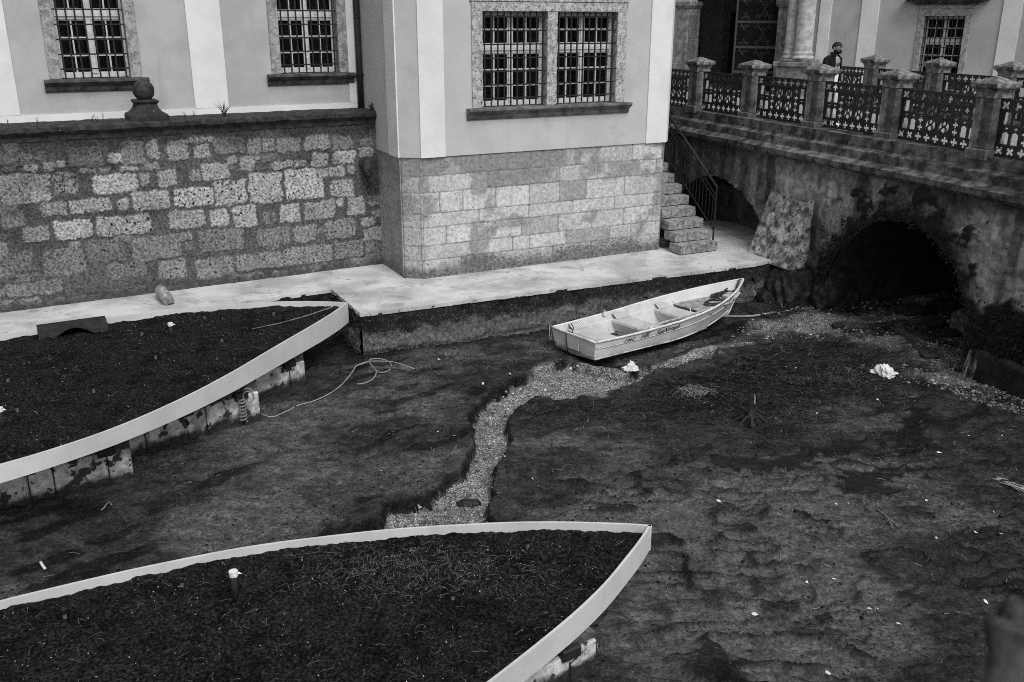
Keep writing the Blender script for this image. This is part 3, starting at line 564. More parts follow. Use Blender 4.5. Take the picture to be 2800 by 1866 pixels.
# stepped ledges, string course and parapet base
LEDGE = [(-.6, 2.94), (OFF+.0, 2.94), (OFF+.13, 3.02), (OFF+.14, 3.12), (OFF+.0, 3.17), (.36, 3.19), (.34, 3.30), (.33, 3.345), (.21, 3.375), (.18, 3.39), (.17, 3.585), (-.30, 3.585)]
def rough_prof(fr, s0, s1, step, prof, amp, seed):
    P = []; 
    for (a, b), (c, d) in zip(prof, prof[1:]+prof[:1]):
        L = math.hypot(c-a, d-b); n = max(1, int(L/.05)); P += [(a+(c-a)*i/n, b+(d-b)*i/n) for i in range(n)]
    P = np.array(P); xs = np.arange(s0, s1+step, step); k = len(P); m = MB(); Xg, Dg = np.meshgrid(xs, P[:, 0], indexing='ij'); Zg = np.meshgrid(xs, P[:, 1], indexing='ij')[1]
    dx = amp*fbm(Xg*1.1, Zg*5+Dg*5, seed)+amp*.5*fbm(Xg*8, Zg*16+Dg*12, seed+1, 4); dz = amp*1.2*fbm(Xg*.9+9, Zg*2+Dg*2, seed+2)+amp*.4*fbm(Xg*10, Zg*9+Dg*9, seed+4, 3); dx = dx-.02*ss(.04, .0, np.abs((Xg+.37*np.floor(Zg*6)) % 1.25-.6))
    vs = [fr(x, d, z) for x, d, z in zip(Xg.ravel(), (Dg+dx).ravel(), (Zg+dz).ravel())]
    return m.add(vs, [tuple(range(k)), tuple(range((len(xs)-1)*k, len(xs)*k))[::-1]]+[(i*k+q, i*k+(q+1) % k, (i+1)*k+(q+1) % k, (i+1)*k+q) for i in range(len(xs)-1) for q in range(k)])
rough_prof(BRG, -4, 13.5, .05, LEDGE, .014, 88).build('ledge', 'ledge', br)
PB = [(-5.45, 3.3), (-5.0, 3.3), (-5.0, 3.585), (-5.45, 3.585)]
rough_prof(BRG, -.4, 13.5, .12, PB, .02, 89).build('kerb_course', 'ledge', br, smooth=True)
# raking buttress between the two openings
cs = [(3.80, .36, 2.36), (5.24, .36, 2.34), (5.22, .86, .78), (3.90, .98, .78), (3.80, -.6, 2.36), (5.24, -.6, 2.34), (5.22, -.6, .78), (3.90, -.6, .78)]
def patch(q00, q10, q11, q01, nu, nv, amp, seed):
    q = [np.array(c, float) for c in (q00, q10, q11, q01)]; U, V = np.meshgrid(np.linspace(0, 1, nu), np.linspace(0, 1, nv))
    P = [(1-U)*(1-V)*q[0][i]+U*(1-V)*q[1][i]+U*V*q[2][i]+(1-U)*V*q[3][i] for i in range(3)]
    ef = np.minimum(1, 6*np.minimum(np.minimum(U, 1-U), np.minimum(V, 1-V))+.15); P[1] = P[1]+amp*2*ef*(fbm(P[0]*3, P[2]*3, seed)+.7*fbm(P[0]*10, P[2]*10, seed+1, 3)); P[0] = P[0]+amp*.8*ef*fbm(P[1]*4+P[0]*3, P[2]*4, seed+2)
    W = [BRG(a, b, c) for a, b, c in zip(P[0].ravel(), P[1].ravel(), P[2].ravel())]; W = np.array(W).reshape(nv, nu, 3); return W
bm_ = MB()
for q in ((cs[0], cs[1], cs[2], cs[3]), (cs[1], cs[5], cs[6], cs[2]), (cs[4], cs[0], cs[3], cs[7]), (cs[4], cs[5], cs[1], cs[0])):
    Wp = patch(*q, 40, 44, .022, 90); bm_.grid(Wp[..., 0], Wp[..., 1], Wp[..., 2])
bm_.build('buttress', 'buttress', br, smooth=True)
foot = MB(); b = bmesh.new(); bmesh.ops.create_icosphere(b, subdivisions=5, radius=1); V0 = np.array([v.co[:] for v in b.verts]); FF = [tuple(v.index for v in f.verts) for f in b.faces]; b.free()
for i, (u_, d, z, a, c, e) in enumerate(((4.25, .62, .28, .62, .62, .60), (5.05, .55, .25, .60, .66, .60), (5.65, .05, .30, .42, .55, .62), (4.75, .95, .05, .75, .42, .34))):
    V = V0*(1+.30*fbm(V0[:, 0]*1.7+i*5, V0[:, 1]*1.7+V0[:, 2]*1.3, 93)+.16*fbm(V0[:, 0]*5+V0[:, 2]*3, V0[:, 1]*5+i, 94, 4))[:, None]
    foot.add([BRG(u_+p[0]*a, d+p[1]*c, z+p[2]*e) for p in V], FF)
foot.build('buttress_foot', 'footrock', br, smooth=True)
# dark undercut footing at the waterfall corner
W_ = rough_box(BRG, 9.80, 13.5, -.2, .55, -.2, .52, .12, .10, 3); W_.build('footing', 'wet_dark', br, smooth=True)

# pillars with pyramid caps, one prototype copied along both parapets
def make_pillar():
    r = empty('railing_pillar', (0, 0, 0), 'x', 'pillar', 'stone pillars of the bridge railing')
    sqprof((0, 0, 0), [(.225, -.06), (.225, .10), (.215, .12)], 0).build('base', 'pillar', r, bevel=.01)
    sqprof((0, 0, 0), [(.192, .12), (.184, .93)], 0).build('shaft', 'pillar', r, bevel=.012)
    sqprof((0, 0, 0), [(.198, .93), (.198, 1.03), (.205, 1.035), (.23, 1.07), (.272, 1.10), (.272, 1.175), (.02, 1.275)], 0).build('cap', 'pillar_cap', r, bevel=.012)
    return r
FP = [(-2.05, .02), (0, 0), (1.98, -.2), (4.21, -.27), (6.37, -.30), (8.86, 0.0), (11.3, .2)]
BP = [(.27, -5.21), (2.53, -5.15), (4.60, -5.18), (6.9, -5.2), (9.2, -5.2), (11.5, -5.2)]
FL = ['weathered pillar half hidden behind the corner of the pale block', 'stone pillar with pyramid cap standing before the notice board in the porch', 'lichen-speckled stone pillar with pyramid cap standing in front of the dark door leaf', 'dark streaked stone pillar with pyramid cap that hides the man below his chest', 'stone pillar with rough whitish cap between the man and the last big front pillar', 'largest front railing pillar, above the right flank of the arch', 'front railing pillar beyond the frame edge above the mossy bridge end']
BL = ['dark pillar of the far railing just right of the man with the phone', 'round-worn dark far pillar standing in front of the barred entrance window', 'dark far pillar at the white pilaster by the picture edge', 'far railing pillar past the picture edge, first beyond the barred window', 'far railing pillar at the near bridge end, behind the big front pillar', 'far railing pillar nearest to the viewer']
pl0 = make_pillar(); first = True; bz = 3.575
for (u, d), lab in list(zip(FP, FL))+list(zip(BP, BL)):
    p = BRG(u, d, bz)
    if first: pl0.location = p; pl0.rotation_euler = (0, 0, BRG.a); pl0['label'] = lab; first = False
    else: dup(pl0, p, lab, BRG.a)
# cast-iron panels
def quatre(cx, cy, r, rot=0, pt=.0):
    out = []
    for k in range(4):
        a0 = rot+k*math.pi/2
        for t in np.linspace(-.95, .95, 7): rr = r*(.62+.38*math.cos(t*math.pi/1.9)) + (pt*r if abs(t) < .01 else 0); out.append((cx+rr*math.cos(a0+t*.70), cy+rr*math.sin(a0+t*.70)))
        out.append((cx+r*.34*math.cos(a0+math.pi/4), cy+r*.34*math.sin(a0+math.pi/4)))
    return out
def comma(cx, cy, R, flip):
    o = []
    for t in np.linspace(math.pi/2, math.pi*1.5, 14): o.append((R*math.cos(t), R*math.sin(t)))
    for t in np.linspace(-math.pi/2, math.pi/2, 9)[1:]: o.append((.5*R*math.cos(t)*.9, -.5*R+.5*R*math.sin(t)))
    for t in np.linspace(-math.pi/2, -math.pi*1.5, 9)[1:-1]: o.append((.5*R*math.cos(t)*.9, .5*R+.5*R*math.sin(t)))
    c = np.array((-.28*R, -.25*R)); o = [c+(np.array(q)-c)*.74 for q in o]
    f_ = -1 if flip else 1; return [(cx+f_*q[0], cy+f_*q[1]) for q in o]
PW, PH = 1.62, .86
def panel_mesh():
    L = [[(0, 0), (PW, 0), (PW, PH), (0, PH)]]; n = 9
    for yc in (.085, PH-.085):
        for k in range(n):
            x = PW*(k+.5)/n
            L.append(quatre(x, yc, .072, math.pi/4 if k in (0, n-1, 1 if yc < .4 else 0) else 0, .12 if k in (0, n-1) else 0))
    y0, y1 = .185, PH-.185; mid = (y0+y1)/2; R = (y1-y0)/4-.006
    for sgn in (-1, 1):
        for k in range(2):                      # open bays with a small flower band at mid height
            xa = PW/2+sgn*(.66-.155*k)-.055; xb = xa+.115
            for a, b in ((y0, mid-.055), (mid+.055, y1)): L.append([(xa, a), (xb, a), (xb, b-.03), ((xa+xb)/2+.02, b), ((xa+xb)/2-.02, b), (xa, b-.03)] if a < mid else [(xa, a), ((xa+xb)/2, a-.0), (xb, a), (xb, b), (xa, b)])
            L.append(quatre((xa+xb)/2, mid, .034))
        xc = PW/2+sgn*.345
        for k in range(4): L.append(quatre(xc, y0+(y1-y0)*(k+.5)/4, .058))
        for j in range(2):
            for fl in (0, 1): L.append(comma(PW/2+sgn*.135, y0+R+.004+(R*2+.012)*j, .130*R/.1225, fl))
    return curve_mesh('pierced_plate', L, .012)
PM = panel_mesh()
def make_panel():
    r = empty('iron_railing', (0, 0, 0), 'x', 'railing', 'cast-iron panels of the bridge railing')
    g_ = link_mesh('pierced_plate', PM, 'castiron', r); g_.rotation_euler = (math.pi/2, 0, 0)
    m = MB(); idf = lambda a, b, c: (a, b, c)
    for z in (.0, .172, PH-.172, PH): m.box(idf, -.05, PW+.05, -.022, .022, z-.014, z+.014)
    m.build('rail', 'castiron', r)
    m = MB()
    for sgn in (-1, 1):
        for yc in (.185+.125, PH-.185-.125):
            c = PW/2+sgn*.135; t = np.linspace(0, 2*math.pi, 20); m.tube([(c+.132*math.cos(q), 0, yc+.120*math.sin(q)) for q in t], .017, 5)
            q = np.linspace(-1, 1, 13); m.tube([(c+.055*math.sin(k*3.1), -.012, yc+.115*k) for k in q], .014, 5)
    m.build('scroll_ring', 'castiron', r, smooth=True); return r
pp = make_panel(); first = True
PL = ['narrow strip of cast-iron railing seen beside the corner of the pale block', 'cast-iron quatrefoil railing panel in front of the porch papers', 'cast-iron railing panel below the round columns', 'cast-iron railing panel through which the man\'s pale trousers show', 'broad cast-iron railing panel with four scroll rings left of the biggest pillar', 'cast-iron railing panel cut off by the picture edge']
PLB = ['far cast-iron panel under the barred entrance window', 'far cast-iron panel right of the round-worn pillar', 'far cast-iron panel past the picture edge', 'far cast-iron panel at the near bridge end', 'far cast-iron panel nearest to the viewer']
def place_panel(a, b, lab, z=3.605):
    global first
    p = np.array(BRG(*a, 0)[:2]); q = np.array(BRG(*b, 0)[:2]); v = q-p; L_ = np.linalg.norm(v); v /= L_; p = p+v*.175; q = q-v*.175; w = np.linalg.norm(q-p)
    o = pp if first else dup(pp, (0, 0, 0)); first = False
    o.location = (p[0], p[1], z); o.rotation_euler = (0, 0, math.atan2(v[1], v[0])); o.scale = (w/PW, 1, 1.04); o['label'] = lab
for i in range(6): place_panel(FP[i], FP[i+1], PL[i])
for i in range(5): place_panel(BP[i], BP[i+1], PLB[i])
place_panel((-1.35, -5.21), BP[0], 'far cast-iron panel end with open bars, right behind the phone')
# deck and forecourt
dk = [BRG(-3.9, .05, 0)[:2], BRG(13.4, .05, 0)[:2], BRG(13.4, -5.4, 0)[:2], BRG(-.2, -5.4, 0)[:2], (13, 24.5), (22, 15), (26, 22), ENT(14, -.6, 0)[:2], ENT(-8, -.6, 0)[:2], (-1, 36), (-3, 30), (0.6, 25.6)]
MB().prism([(float(a), float(b)) for a, b in dk], 3.36, 3.5).build('pavement', 'paving', None, kind='structure')
MB().prism([ENT(-5, -.55, 0)[:2], ENT(1.2, -.55, 0)[:2], ENT(1.2, -3.3, 0)[:2], ENT(-5, -3.3, 0)[:2]], 3.3, 3.52).build('porch_floor', 'paving', None, kind='structure')

# ------------------------------------------------------------------ platform along the walls, stairs with handrail
pf = [(-2.64, 15.50), (5.08, 19.05), (6.6, 20.2), (6.9, 22.4), (5.2, 23.6), (3.2, 23.0), (-2.6, 20), (-14.2, 13.6), (-14.2, 12.0), (-9.0, 13.75), (-5.1, 16.02), (-3.44, 17.06)]
plat = empty('quay_platform', (1, 17, 0), 'low pale concrete quay with dark algae-covered sides at the foot of the walls', 'quay')
def subdiv_prism_side(pts, z0, z1, step, amp, seed):
    m = MB(); 
    for a, b in zip(pts, pts[1:]):
        a = np.array(a); b = np.array(b); L = np.linalg.norm(b-a); n = max(2, int(L/step)); nz = int((z1-z0)/.035)+1; t = np.linspace(0, 1, n+1); zz = np.linspace(z0, z1, nz)
        T_, Z_ = np.meshgrid(t, zz); nn = np.array([(b-a)[1], -(b-a)[0]])/L; Xw = a[0]+(b-a)[0]*T_; Yw = a[1]+(b-a)[1]*T_
        e = np.minimum(1, np.minimum(T_, 1-T_)*L/.1); bulge = .05*ss(.62, .45, Z_)*(1+.6*fbm(T_*L*1.3, Z_*2, seed)) - .05*ss(.2, .12, Z_+.10*fbm(T_*L*1.1, Z_*0, seed+3))
        D_ = (amp*fbm(T_*L*3+a[0], Z_*4, seed)+amp*.7*fbm(T_*L*12, Z_*12, seed+1, 3)+bulge)
        crack = np.abs(fbm(T_*L*.9+3, Z_*1.6+T_*L*.35, seed+5, 3)); D_ = D_-.06*ss(.05, .0, crack)*ss(.6, .5, Z_)
        m.grid(Xw+nn[0]*D_, Yw+nn[1]*D_, Z_)
    return m
m = MB(); P = np.array(pf)
# top as fine rows so its lip can be ragged
b = bmesh.new(); edge = []
for a, c in zip(pf, pf[1:]+pf[:1]):
    L = math.dist(a, c); n = max(1, int(L/.06))
    for i in range(n):
        t = i/n; x = a[0]+(c[0]-a[0])*t; y = a[1]+(c[1]-a[1])*t; j = .03*fbm(np.array([x*6.]), np.array([y*6.]), 99)[0]; edge.append((x+j, y-j))
m.prism([(x, y-.0) for x, y in edge], .80, .868); b.free(); m.build('slab', 'pale_concrete', plat)
fr_ = [pf[-3], pf[-2], pf[-1], pf[0], pf[1], pf[2]]
fr_ = [(-14.2, 12.0)]+fr_
subdiv_prism_side([(x, y+.02) for x, y in fr_], -.12, .835, .04, .035, 101).build('quay_face', 'algae_face', plat, smooth=True)
stairs = empty('stone_stairs', BLK(6.2, .3, .87), 'narrow worn stone stairs climbing beside the pale block', 'stairs')
for k in range(13):
    z = .87+.21*k; d0 = .68-.285*k; s0 = 5.77 if k > 1 else 5.70+.05*k; 
    rough_box(BLK, s0, 6.70+.01*(k % 3), d0-.42 if k < 12 else d0-1.2, d0, z+.02, z+.21, .06, .011, k).build('step', 'step', stairs)
MB().prism([(5.77, -.1), (6.6, -.1), (6.6, -3.6), (5.77, -3.6)], .80, 1.07, BLK).build('infill', 'rmortar', stairs)
hr = empty('stair_railing', BLK(6.72, .4, 1.1), 'thin dark iron handrail with upright bars beside the stone stairs', 'handrail')
RS = 6.74; sl_ = .727
def rl(dp, h): return BLK(RS, -dp, h+sl_*dp)
m = MB().tube([rl(-.48, 2.59), rl(2.4, 2.59)], .026, 8); m.build('handrail', 'iron', hr, smooth=True)
for h in (1.63, 2.40, 2.28): MB().tube([rl(-.46, h), rl(2.4, h)], .015, 6).build('rail', 'iron', hr)
for dp in (-.46, .9, 2.3): MB().tube([BLK(RS, -dp, 1.0+sl_*max(dp, -.1)), BLK(RS, -dp, 2.60+sl_*dp)], .022, 6).build('post', 'iron', hr)
for k in range(22):
    dp = -.36+.122*k
    MB().tube([rl(dp, 1.63), rl(dp, 2.40)], .009, 5, False).build('baluster', 'iron', hr)
# terrace behind the coping
MB().prism([WNG(-14, .05, 0)[:2], WNG(.05, .05, 0)[:2], RET(.1, -.5, 0)[:2], RET(-14, -.5, 0)[:2]], 3.7, 3.95).build('terrace', 'rmortar', None, kind='structure')

# ------------------------------------------------------------------ the drained stream bed
CHL = [(-2.9, 8.8)] + [(-2.04, 9.42), (-1.88, 9.67), (-1.77, 9.85), (-1.55, 9.89), (-1.52, 10.22), (-1.26, 10.36), (-1.02, 10.41), (-0.88, 10.72), (-0.82, 10.98), (-0.6, 11.2), (-0.6, 11.72), (-0.51, 12.09), (-0.6, 12.96), (-0.5, 13.4), (-0.33, 13.87), (-0.09, 14.11), (0.07, 14.45), (0.42, 14.72), (0.74, 15.27), (0.98, 15.46), (1.41, 14.96), (1.88, 14.55), (2.11, 14.85), (2.62, 15.22), (3.26, 15.61), (3.71, 15.98)]
CHR = [(-.5, 8.4)] + [(-0.15, 9.42), (-0.29, 9.94), (-0.35, 10.22), (-0.24, 10.52), (-0.27, 11.37), (-0.07, 11.84), (-0.05, 12.28), (-0.11, 12.82), (0.03, 13.25), (0.24, 13.56), (0.59, 13.92), (0.67, 13.64), (1.51, 13.96), (1.92, 14.29), (2.37, 14.85), (3.21, 15.34), (3.61, 15.48)]
CHAN = CHL+CHR[::-1]
d_ = 1.19
BEACH = [at(x*d_, y*d_)[:2] for x, y in ((1640, 815), (1700, 745), (1850, 690), (2050, 660), (2200, 690), (2270, 780), (2353, 880), (2440, 960), (2353, 960), (2200, 905), (2080, 880), (2060, 850), (2080, 815), (1950, 785), (1800, 785), (1700, 800))]
POOLS = [[at(x*d_, y*d_)[:2] for x, y in P] for P in (((2070, 955), (2110, 940), (2150, 985), (2140, 1020), (2085, 1045), (2040, 1025), (2050, 990)), ((1955, 1090), (2060, 1080), (2075, 1105), (2030, 1130), (1945, 1125)), ((1640, 1045), (1780, 1050), (1960, 1020), (2010, 1030), (1880, 1055), (1870, 1090), (1760, 1105), (1620, 1075)))]
MATP = [at(x*d_, y*d_)[:2] for x, y in ((1190, 985), (1230, 935), (1290, 925), (1420, 905), (1540, 850), (1700, 800), (1900, 790), (2050, 815), (2060, 870), (2040, 930), (1900, 965), (1700, 975), (1500, 965), (1350, 950))]
def ridges(x, y):                              # thin wrinkles in the slumped near-right mud
    rg = ss(13.2, 11.2, y)*ss(.5, 1.8, x+.25*(y-8))
    wx = x+.35*fbm(x*.9, y*.9, 11); wy = y+.22*fbm(x*.8, y*.8, 12)+.10*fbm(x*3, y*3, 13)
    n1 = vn(wx*1.5+.2*y, wy*4.4, 14); n2 = vn(wx*2.6+7, wy*7+.3*x, 15)
    r1 = ss(.085, .03, np.abs(n1-.52))*ss(.34, .50, vn(x*.9, y*1.3, 24)); r2 = ss(.085, .03, np.abs(n2-.5))*ss(.36, .50, vn(x*1.3+3, y*2, 25))
    return rg, r1, r2
def clods(x, y): return 1.* np.maximum(ss(.58, .66, vn(x*3.1+2*fbm(x, y, 16), y*5.5, 17)), .7*ss(.60, .68, vn(x*7+1.5*fbm(x*2, y*2, 26), y*11, 27)))
def terrain(x, y):
    x = np.asarray(x, float); y = np.asarray(y, float)
    z = .05*fbm(x*.45, y*.45, 1)+.022*fbm(x*1.7, y*1.7, 2)
    sx = x+.25*fbm(x*.8, y*.8, 3); sy = y+.25*fbm(x*.8+9, y*.8, 4)
    z = z+.022*fbm(x*4, y*4.5, 5)+.010*fbm(x*12, y*14, 6, 2)
    w = .06*fbm(x*2.6, y*2.6, 7, 3)+.045*fbm(x*6, y*6, 8, 2)
    dc = polyd(x, y, CHAN)+w
    z = z-.13*ss(.035, -.03, dc)+.05*ss(.45, .03, dc)*ss(-.02, .03, dc)
    dp = np.minimum.reduce([polyd(x, y, P) for P in POOLS])+.30*fbm(x*1.6, y*4.5, 9)+.14*fbm(x*6, y*14, 10)
    z = z-.035*ss(.06, -.05, dp)
    # slumped wrinkles on the near right mud
    rg, ridge, r2 = ridges(x, y)
    z = z+rg*(.065*ridge+.035*r2)
    # flaky clods everywhere
    z = z+.020*clods(x, y)*(1-.5*rg)
    # silt banked against the quay and the bridge
    dq = -polyd(x, y, [(-2.64, 15.5), (5.08, 19.05), (6, 22), (-2, 20), (-3.44, 17.06)]); z = z+.05*ss(.5, .0, -dq+.2*fbm(x*2, y*2, 19))
    bo = (x-BRG.o[0])*BRG.n[0]+(y-BRG.o[1])*BRG.n[1]; bu = (x-BRG.o[0])*BRG.e[0]+(y-BRG.o[1])*BRG.e[1]
    z = z+.10*ss(1.6, .4, bo)*ss(9.3, 8.6, bu)*(1+fbm(x*1.5, y*1.5, 20))
    bx = (x-1.1)*.84+(y-15.75)*.54; by = -(x-1.1)*.54+(y-15.75)*.84
    z = z-.09*ss(1.1, .55, np.abs(by))*ss(-.5, .1, bx)*ss(4.3, 3.6, bx)
    return z
xs = np.concatenate([np.arange(-15, -8, .09), np.arange(-8, 10.2, .03), np.arange(10.2, 14.01, .09)]); ys = np.concatenate([np.arange(-3, 5.6, .2), np.arange(5.6, 16, .028), np.arange(16, 22.6, .045), np.arange(22.6, 31, .25)])
X, Y = np.meshgrid(xs, ys); Z = terrain(X, Y)
w = .06*fbm(X*2.6, Y*2.6, 7, 3)+.045*fbm(X*6, Y*6, 8, 2)
dc = polyd(X, Y, CHAN)+w; db = polyd(X, Y, BEACH)+.35*fbm(X*.9, Y*.9, 30)+.2*fbm(X*3.5, Y*3.5, 31)
grav = np.maximum(ss(-.015, -.045, dc+.03*fbm(X*9, Y*9, 28)), ss(.1, -.5, db)*.8*ss(-.15, .35, fbm(X*1.5, Y*2.2, 32)+.12*fbm(X*7, Y*9, 48)+.05))
dp = np.minimum.reduce([polyd(X, Y, P) for P in POOLS])+.30*fbm(X*1.6, Y*4.5, 9)+.14*fbm(X*6, Y*14, 10)
wet = ss(.06, -.02, dp)*.95
TRK = [at(x, y)[:2] for x, y in ((1700, 1056), (1761, 1024), (1856, 992), (1952, 958), (2047, 944))]; tk = np.abs(polyd(X, Y, TRK+TRK[::-1]))+.10*fbm(X*2.5, Y*2.5, 51)+.05*fbm(X*9, Y*9, 52); grav = np.maximum(grav, ss(.13, .06, tk))
P2_ = [at(x, y)[:2] for x, y in ((1410, 1060), (1480, 1010), (1560, 990), (1700, 1020), (1745, 1040), (1650, 1085), (1520, 1100), (1440, 1080))]; grav = np.maximum(grav, .8*ss(.05, -.15, polyd(X, Y, P2_)+.25*fbm(X*2, Y*3, 53)))
_rg, _r1, _r2 = ridges(X, Y); clod_shade = np.maximum(1.0*ss(.045, .02, np.abs(dc-.004)), np.maximum(clods(X, Y)*.45*ss(-.1, .4, fbm(X*.9, Y*.9, 36))*(1-_rg)+.85*(1-_rg)*ss(.66, .76, vn(X*.9+Y*.75+.5*fbm(X, Y, 54), (-X*.64+Y*.77)*5+.8*fbm(X*2, Y*2, 55), 56))*ss(.42, .6, vn(X*.8, Y*.8, 57)), _rg*np.maximum(_r1, .8*_r2)*(.95+.5*fbm(X*1.1, Y*1.1, 37)))*(1-grav))  # mask paints shade on bank edges and ridges, plus dark clods and drag marks
fib = .85*ss(.7, -.5, polyd(X, Y, MATP)+.6*fbm(X*1.1, Y*1.1, 33)+.3*fbm(X*5, Y*5, 38))
pale = ss(-.2, .5, 1.35*fbm(X*.6, Y*.9, 34, 5)+.10*fbm(X*4, Y*5, 58)+.55*ss(13, 10.8, Y)*ss(.2, 1.5, X)*ss(5.0, 2.4, X)+.05*ss(-1, -2, X)*ss(10, 12, Y)-.25*ss(17, 19, Y)-.30*ss(4.5, 7, X+.3*(12-Y)))
dq_ = -polyd(X, Y, [(-2.64, 15.5), (5.08, 19.05), (6, 22), (-2, 20), (-3.44, 17.06)]); clod_shade = np.maximum(clod_shade, .9*ss(.45, .05, -dq_+.15*fbm(X*2.5, Y*2.5, 59)))  # contact shadow along the quay foot, painted into the mud tone
def mudmat():
    m = bpy.data.materials.new('mud'); m.use_nodes = True; t = m.node_tree; N = t.nodes; L = t.links; p = N['Principled BSDF']
    tc = N.new('ShaderNodeTexCoord'); V = tc.outputs['Object']
    def noise(s, d=6, r=.65): n = N.new('ShaderNodeTexNoise'); n.inputs['Scale'].default_value = s; n.inputs['Detail'].default_value = d; n.inputs['Roughness'].default_value = r; L.new(V, n.inputs['Vector']); return n.outputs['Fac']
    def mr(f, a, b, c=0., d=1.):
        r = N.new('ShaderNodeMapRange'); r.interpolation_type = 'SMOOTHSTEP'
        for k, v in zip((1, 2, 3, 4), (a, b, c, d)):
            r.inputs[k].default_value = v
        L.new(f, r.inputs[0]); return r.outputs[0]
    def op(o, a, b):
        n = N.new('ShaderNodeMath'); n.operation = o
        for i, v in enumerate((a, b)):
            if isinstance(v, (int, float)): n.inputs[i].default_value = v
            else: L.new(v, n.inputs[i])
        return n.outputs[0]
    def mix(f, a, b):
        n = N.new('ShaderNodeMix'); n.data_type = 'FLOAT'
        for i, v in zip((0, 2, 3), (f, a, b)):
            if isinstance(v, (int, float)): n.inputs[i].default_value = v
            else: L.new(v, n.inputs[i])
        return n.outputs[0]
    def at_(n): a = N.new('ShaderNodeAttribute'); a.attribute_name = n; return a.outputs['Fac']
    big = noise(2.6); mid = noise(11); fine = noise(60, 3)
    mp_ = N.new('ShaderNodeMapping'); mp_.inputs['Scale'].default_value = (1, 1.15, 1); L.new(tc.outputs['Object'], mp_.inputs[0]); V = mp_.outputs[0]
    grain = op('MULTIPLY', mr(noise(24, 5, .6), .34, .66, .62, 1.42), mr(noise(5, 6, .65), .34, .64, .6, 1.35))
    blot = op('MAXIMUM', mr(noise(6, 6, .7), .60, .64), op('MAXIMUM', mr(noise(15, 5, .7), .56, .60), mr(noise(33, 4, .7), .58, .62))); V = tc.outputs['Object']  # blots paint small shadow pits into the mud colour
    mud = op('ADD', mr(big, .35, .65, .018, .038), op('MULTIPLY', at_('pale'), .046)); mud = op('MULTIPLY', mud, grain)
    mud = mix(op('MULTIPLY', blot, op('MULTIPLY', mr(noise(1.3, 4), .38, .60), .8)), mud, .009)
    mud = mix(mr(noise(46, 3), .67, .70), mud, op('MULTIPLY', mud, 2.6)); mud = mix(op('MULTIPLY', at_('clod_shade'), .95), mud, op('MULTIPLY', grain, .0055))  # painted wet glints, then the mask's painted shade and dark clods
    vo = N.new('ShaderNodeTexVoronoi'); vo.inputs['Scale'].default_value = 52; L.new(V, vo.inputs['Vector'])
    sx = N.new('ShaderNodeSeparateColor'); L.new(vo.outputs['Color'], sx.inputs[0])
    gr = op('MULTIPLY', mr(sx.outputs[0], 0, 1, .12, .62), mr(vo.outputs['Distance'], .0, .6, 1.15, .35)); gr = op('MULTIPLY', gr, mr(noise(4), .35, .65, .9, 1.7))
    c = mix(at_('fib'), mud, op('MULTIPLY', mr(mid, .35, .65, .010, .032), grain)); c = mix(at_('gravel'), c, gr); c = mix(at_('wet'), c, .010)
    cb = N.new('ShaderNodeCombineColor')
    for i in range(3): L.new(c, cb.inputs[i])
    L.new(cb.outputs[0], p.inputs['Base Color'])
    L.new(mix(at_('gravel'), mix(at_('wet'), mix(op('MULTIPLY', at_('pale'), mr(noise(1.7, 5), .44, .60)), mr(mid, .3, .7, .5, .9), .30), .16), mr(noise(7, 3), .4, .6, .22, .7)), p.inputs['Roughness']); L.new(mix(at_('gravel'), op('ADD', mr(noise(30, 3), .55, .68, .08, .5), op('MULTIPLY', at_('pale'), mr(noise(1.7, 5), .44, .60, 0, .25))), .45), p.inputs['Specular IOR Level'])
    h = op('ADD', op('MULTIPLY', mid, 1.0), op('MULTIPLY', fine, .18)); h = op('SUBTRACT', h, op('MULTIPLY', vo.outputs['Distance'], op('MULTIPLY', at_('gravel'), .8)))
    b = N.new('ShaderNodeBump'); b.inputs['Distance'].default_value = .05; L.new(op('SUBTRACT', .9, op('MULTIPLY', at_('wet'), .75)), b.inputs['Strength']); L.new(h, b.inputs['Height']); L.new(b.outputs[0], p.inputs['Normal'])
    return m
M['mud'] = mudmat()
sheet('muddy_ground', 'mud', X, Y, Z, dict(gravel=grav, wet=wet, fib=fib, pale=pale, clod_shade=np.clip(clod_shade, 0, 1)), None, kind='structure')
def tz(x, y): return float(terrain(np.array([x]), np.array([y]))[0])
def on(px, py, dz=0.):                          # a point lying on the mud
    p = at(px, py, 0.)
    for _ in range(3): p = at(px, py, tz(p[0], p[1]))
    return np.array([p[0], p[1], p[2]+dz])

# loose stuff: pebbles, fibres, moss, roots
def raw(name, m, v, f, parent=None, attr=None, **tags):   # large meshes straight from arrays
    me = bpy.data.meshes.new(name); k = f.shape[1]; off = wloc(parent) if parent else Vector((0, 0, 0)); v = np.asarray(v, np.float32)-np.array(off[:], np.float32)
    me.vertices.add(len(v)); me.vertices.foreach_set('co', v.ravel()); me.loops.add(f.size); me.loops.foreach_set('vertex_index', f.ravel().astype(np.int32)); me.polygons.add(len(f)); me.polygons.foreach_set('loop_start', np.arange(0, f.size, k, dtype=np.int32)); me.update(calc_edges=True)
    if attr is not None: me.attributes.new('tone', 'FLOAT', 'FACE').data.foreach_set('value', np.asarray(attr, np.float32))
    me.materials.append(M[m]); o = bpy.data.objects.new(name, me); col.objects.link(o)
    if parent: o.parent = parent
    return tag(o, tags.get('label'), tags.get('cat'), tags.get('group'), tags.get('kind'))
def inpoly(P, n, rs):
    P = np.array(P); lo = P.min(0); hi = P.max(0); out = np.zeros((0, 2))
    while len(out) < n:
        q = lo+(hi-lo)*rs.rand(n*2, 2); out = np.vstack([out, q[polyd(q[:, 0], q[:, 1], P) < 0]])
    return out[:n]
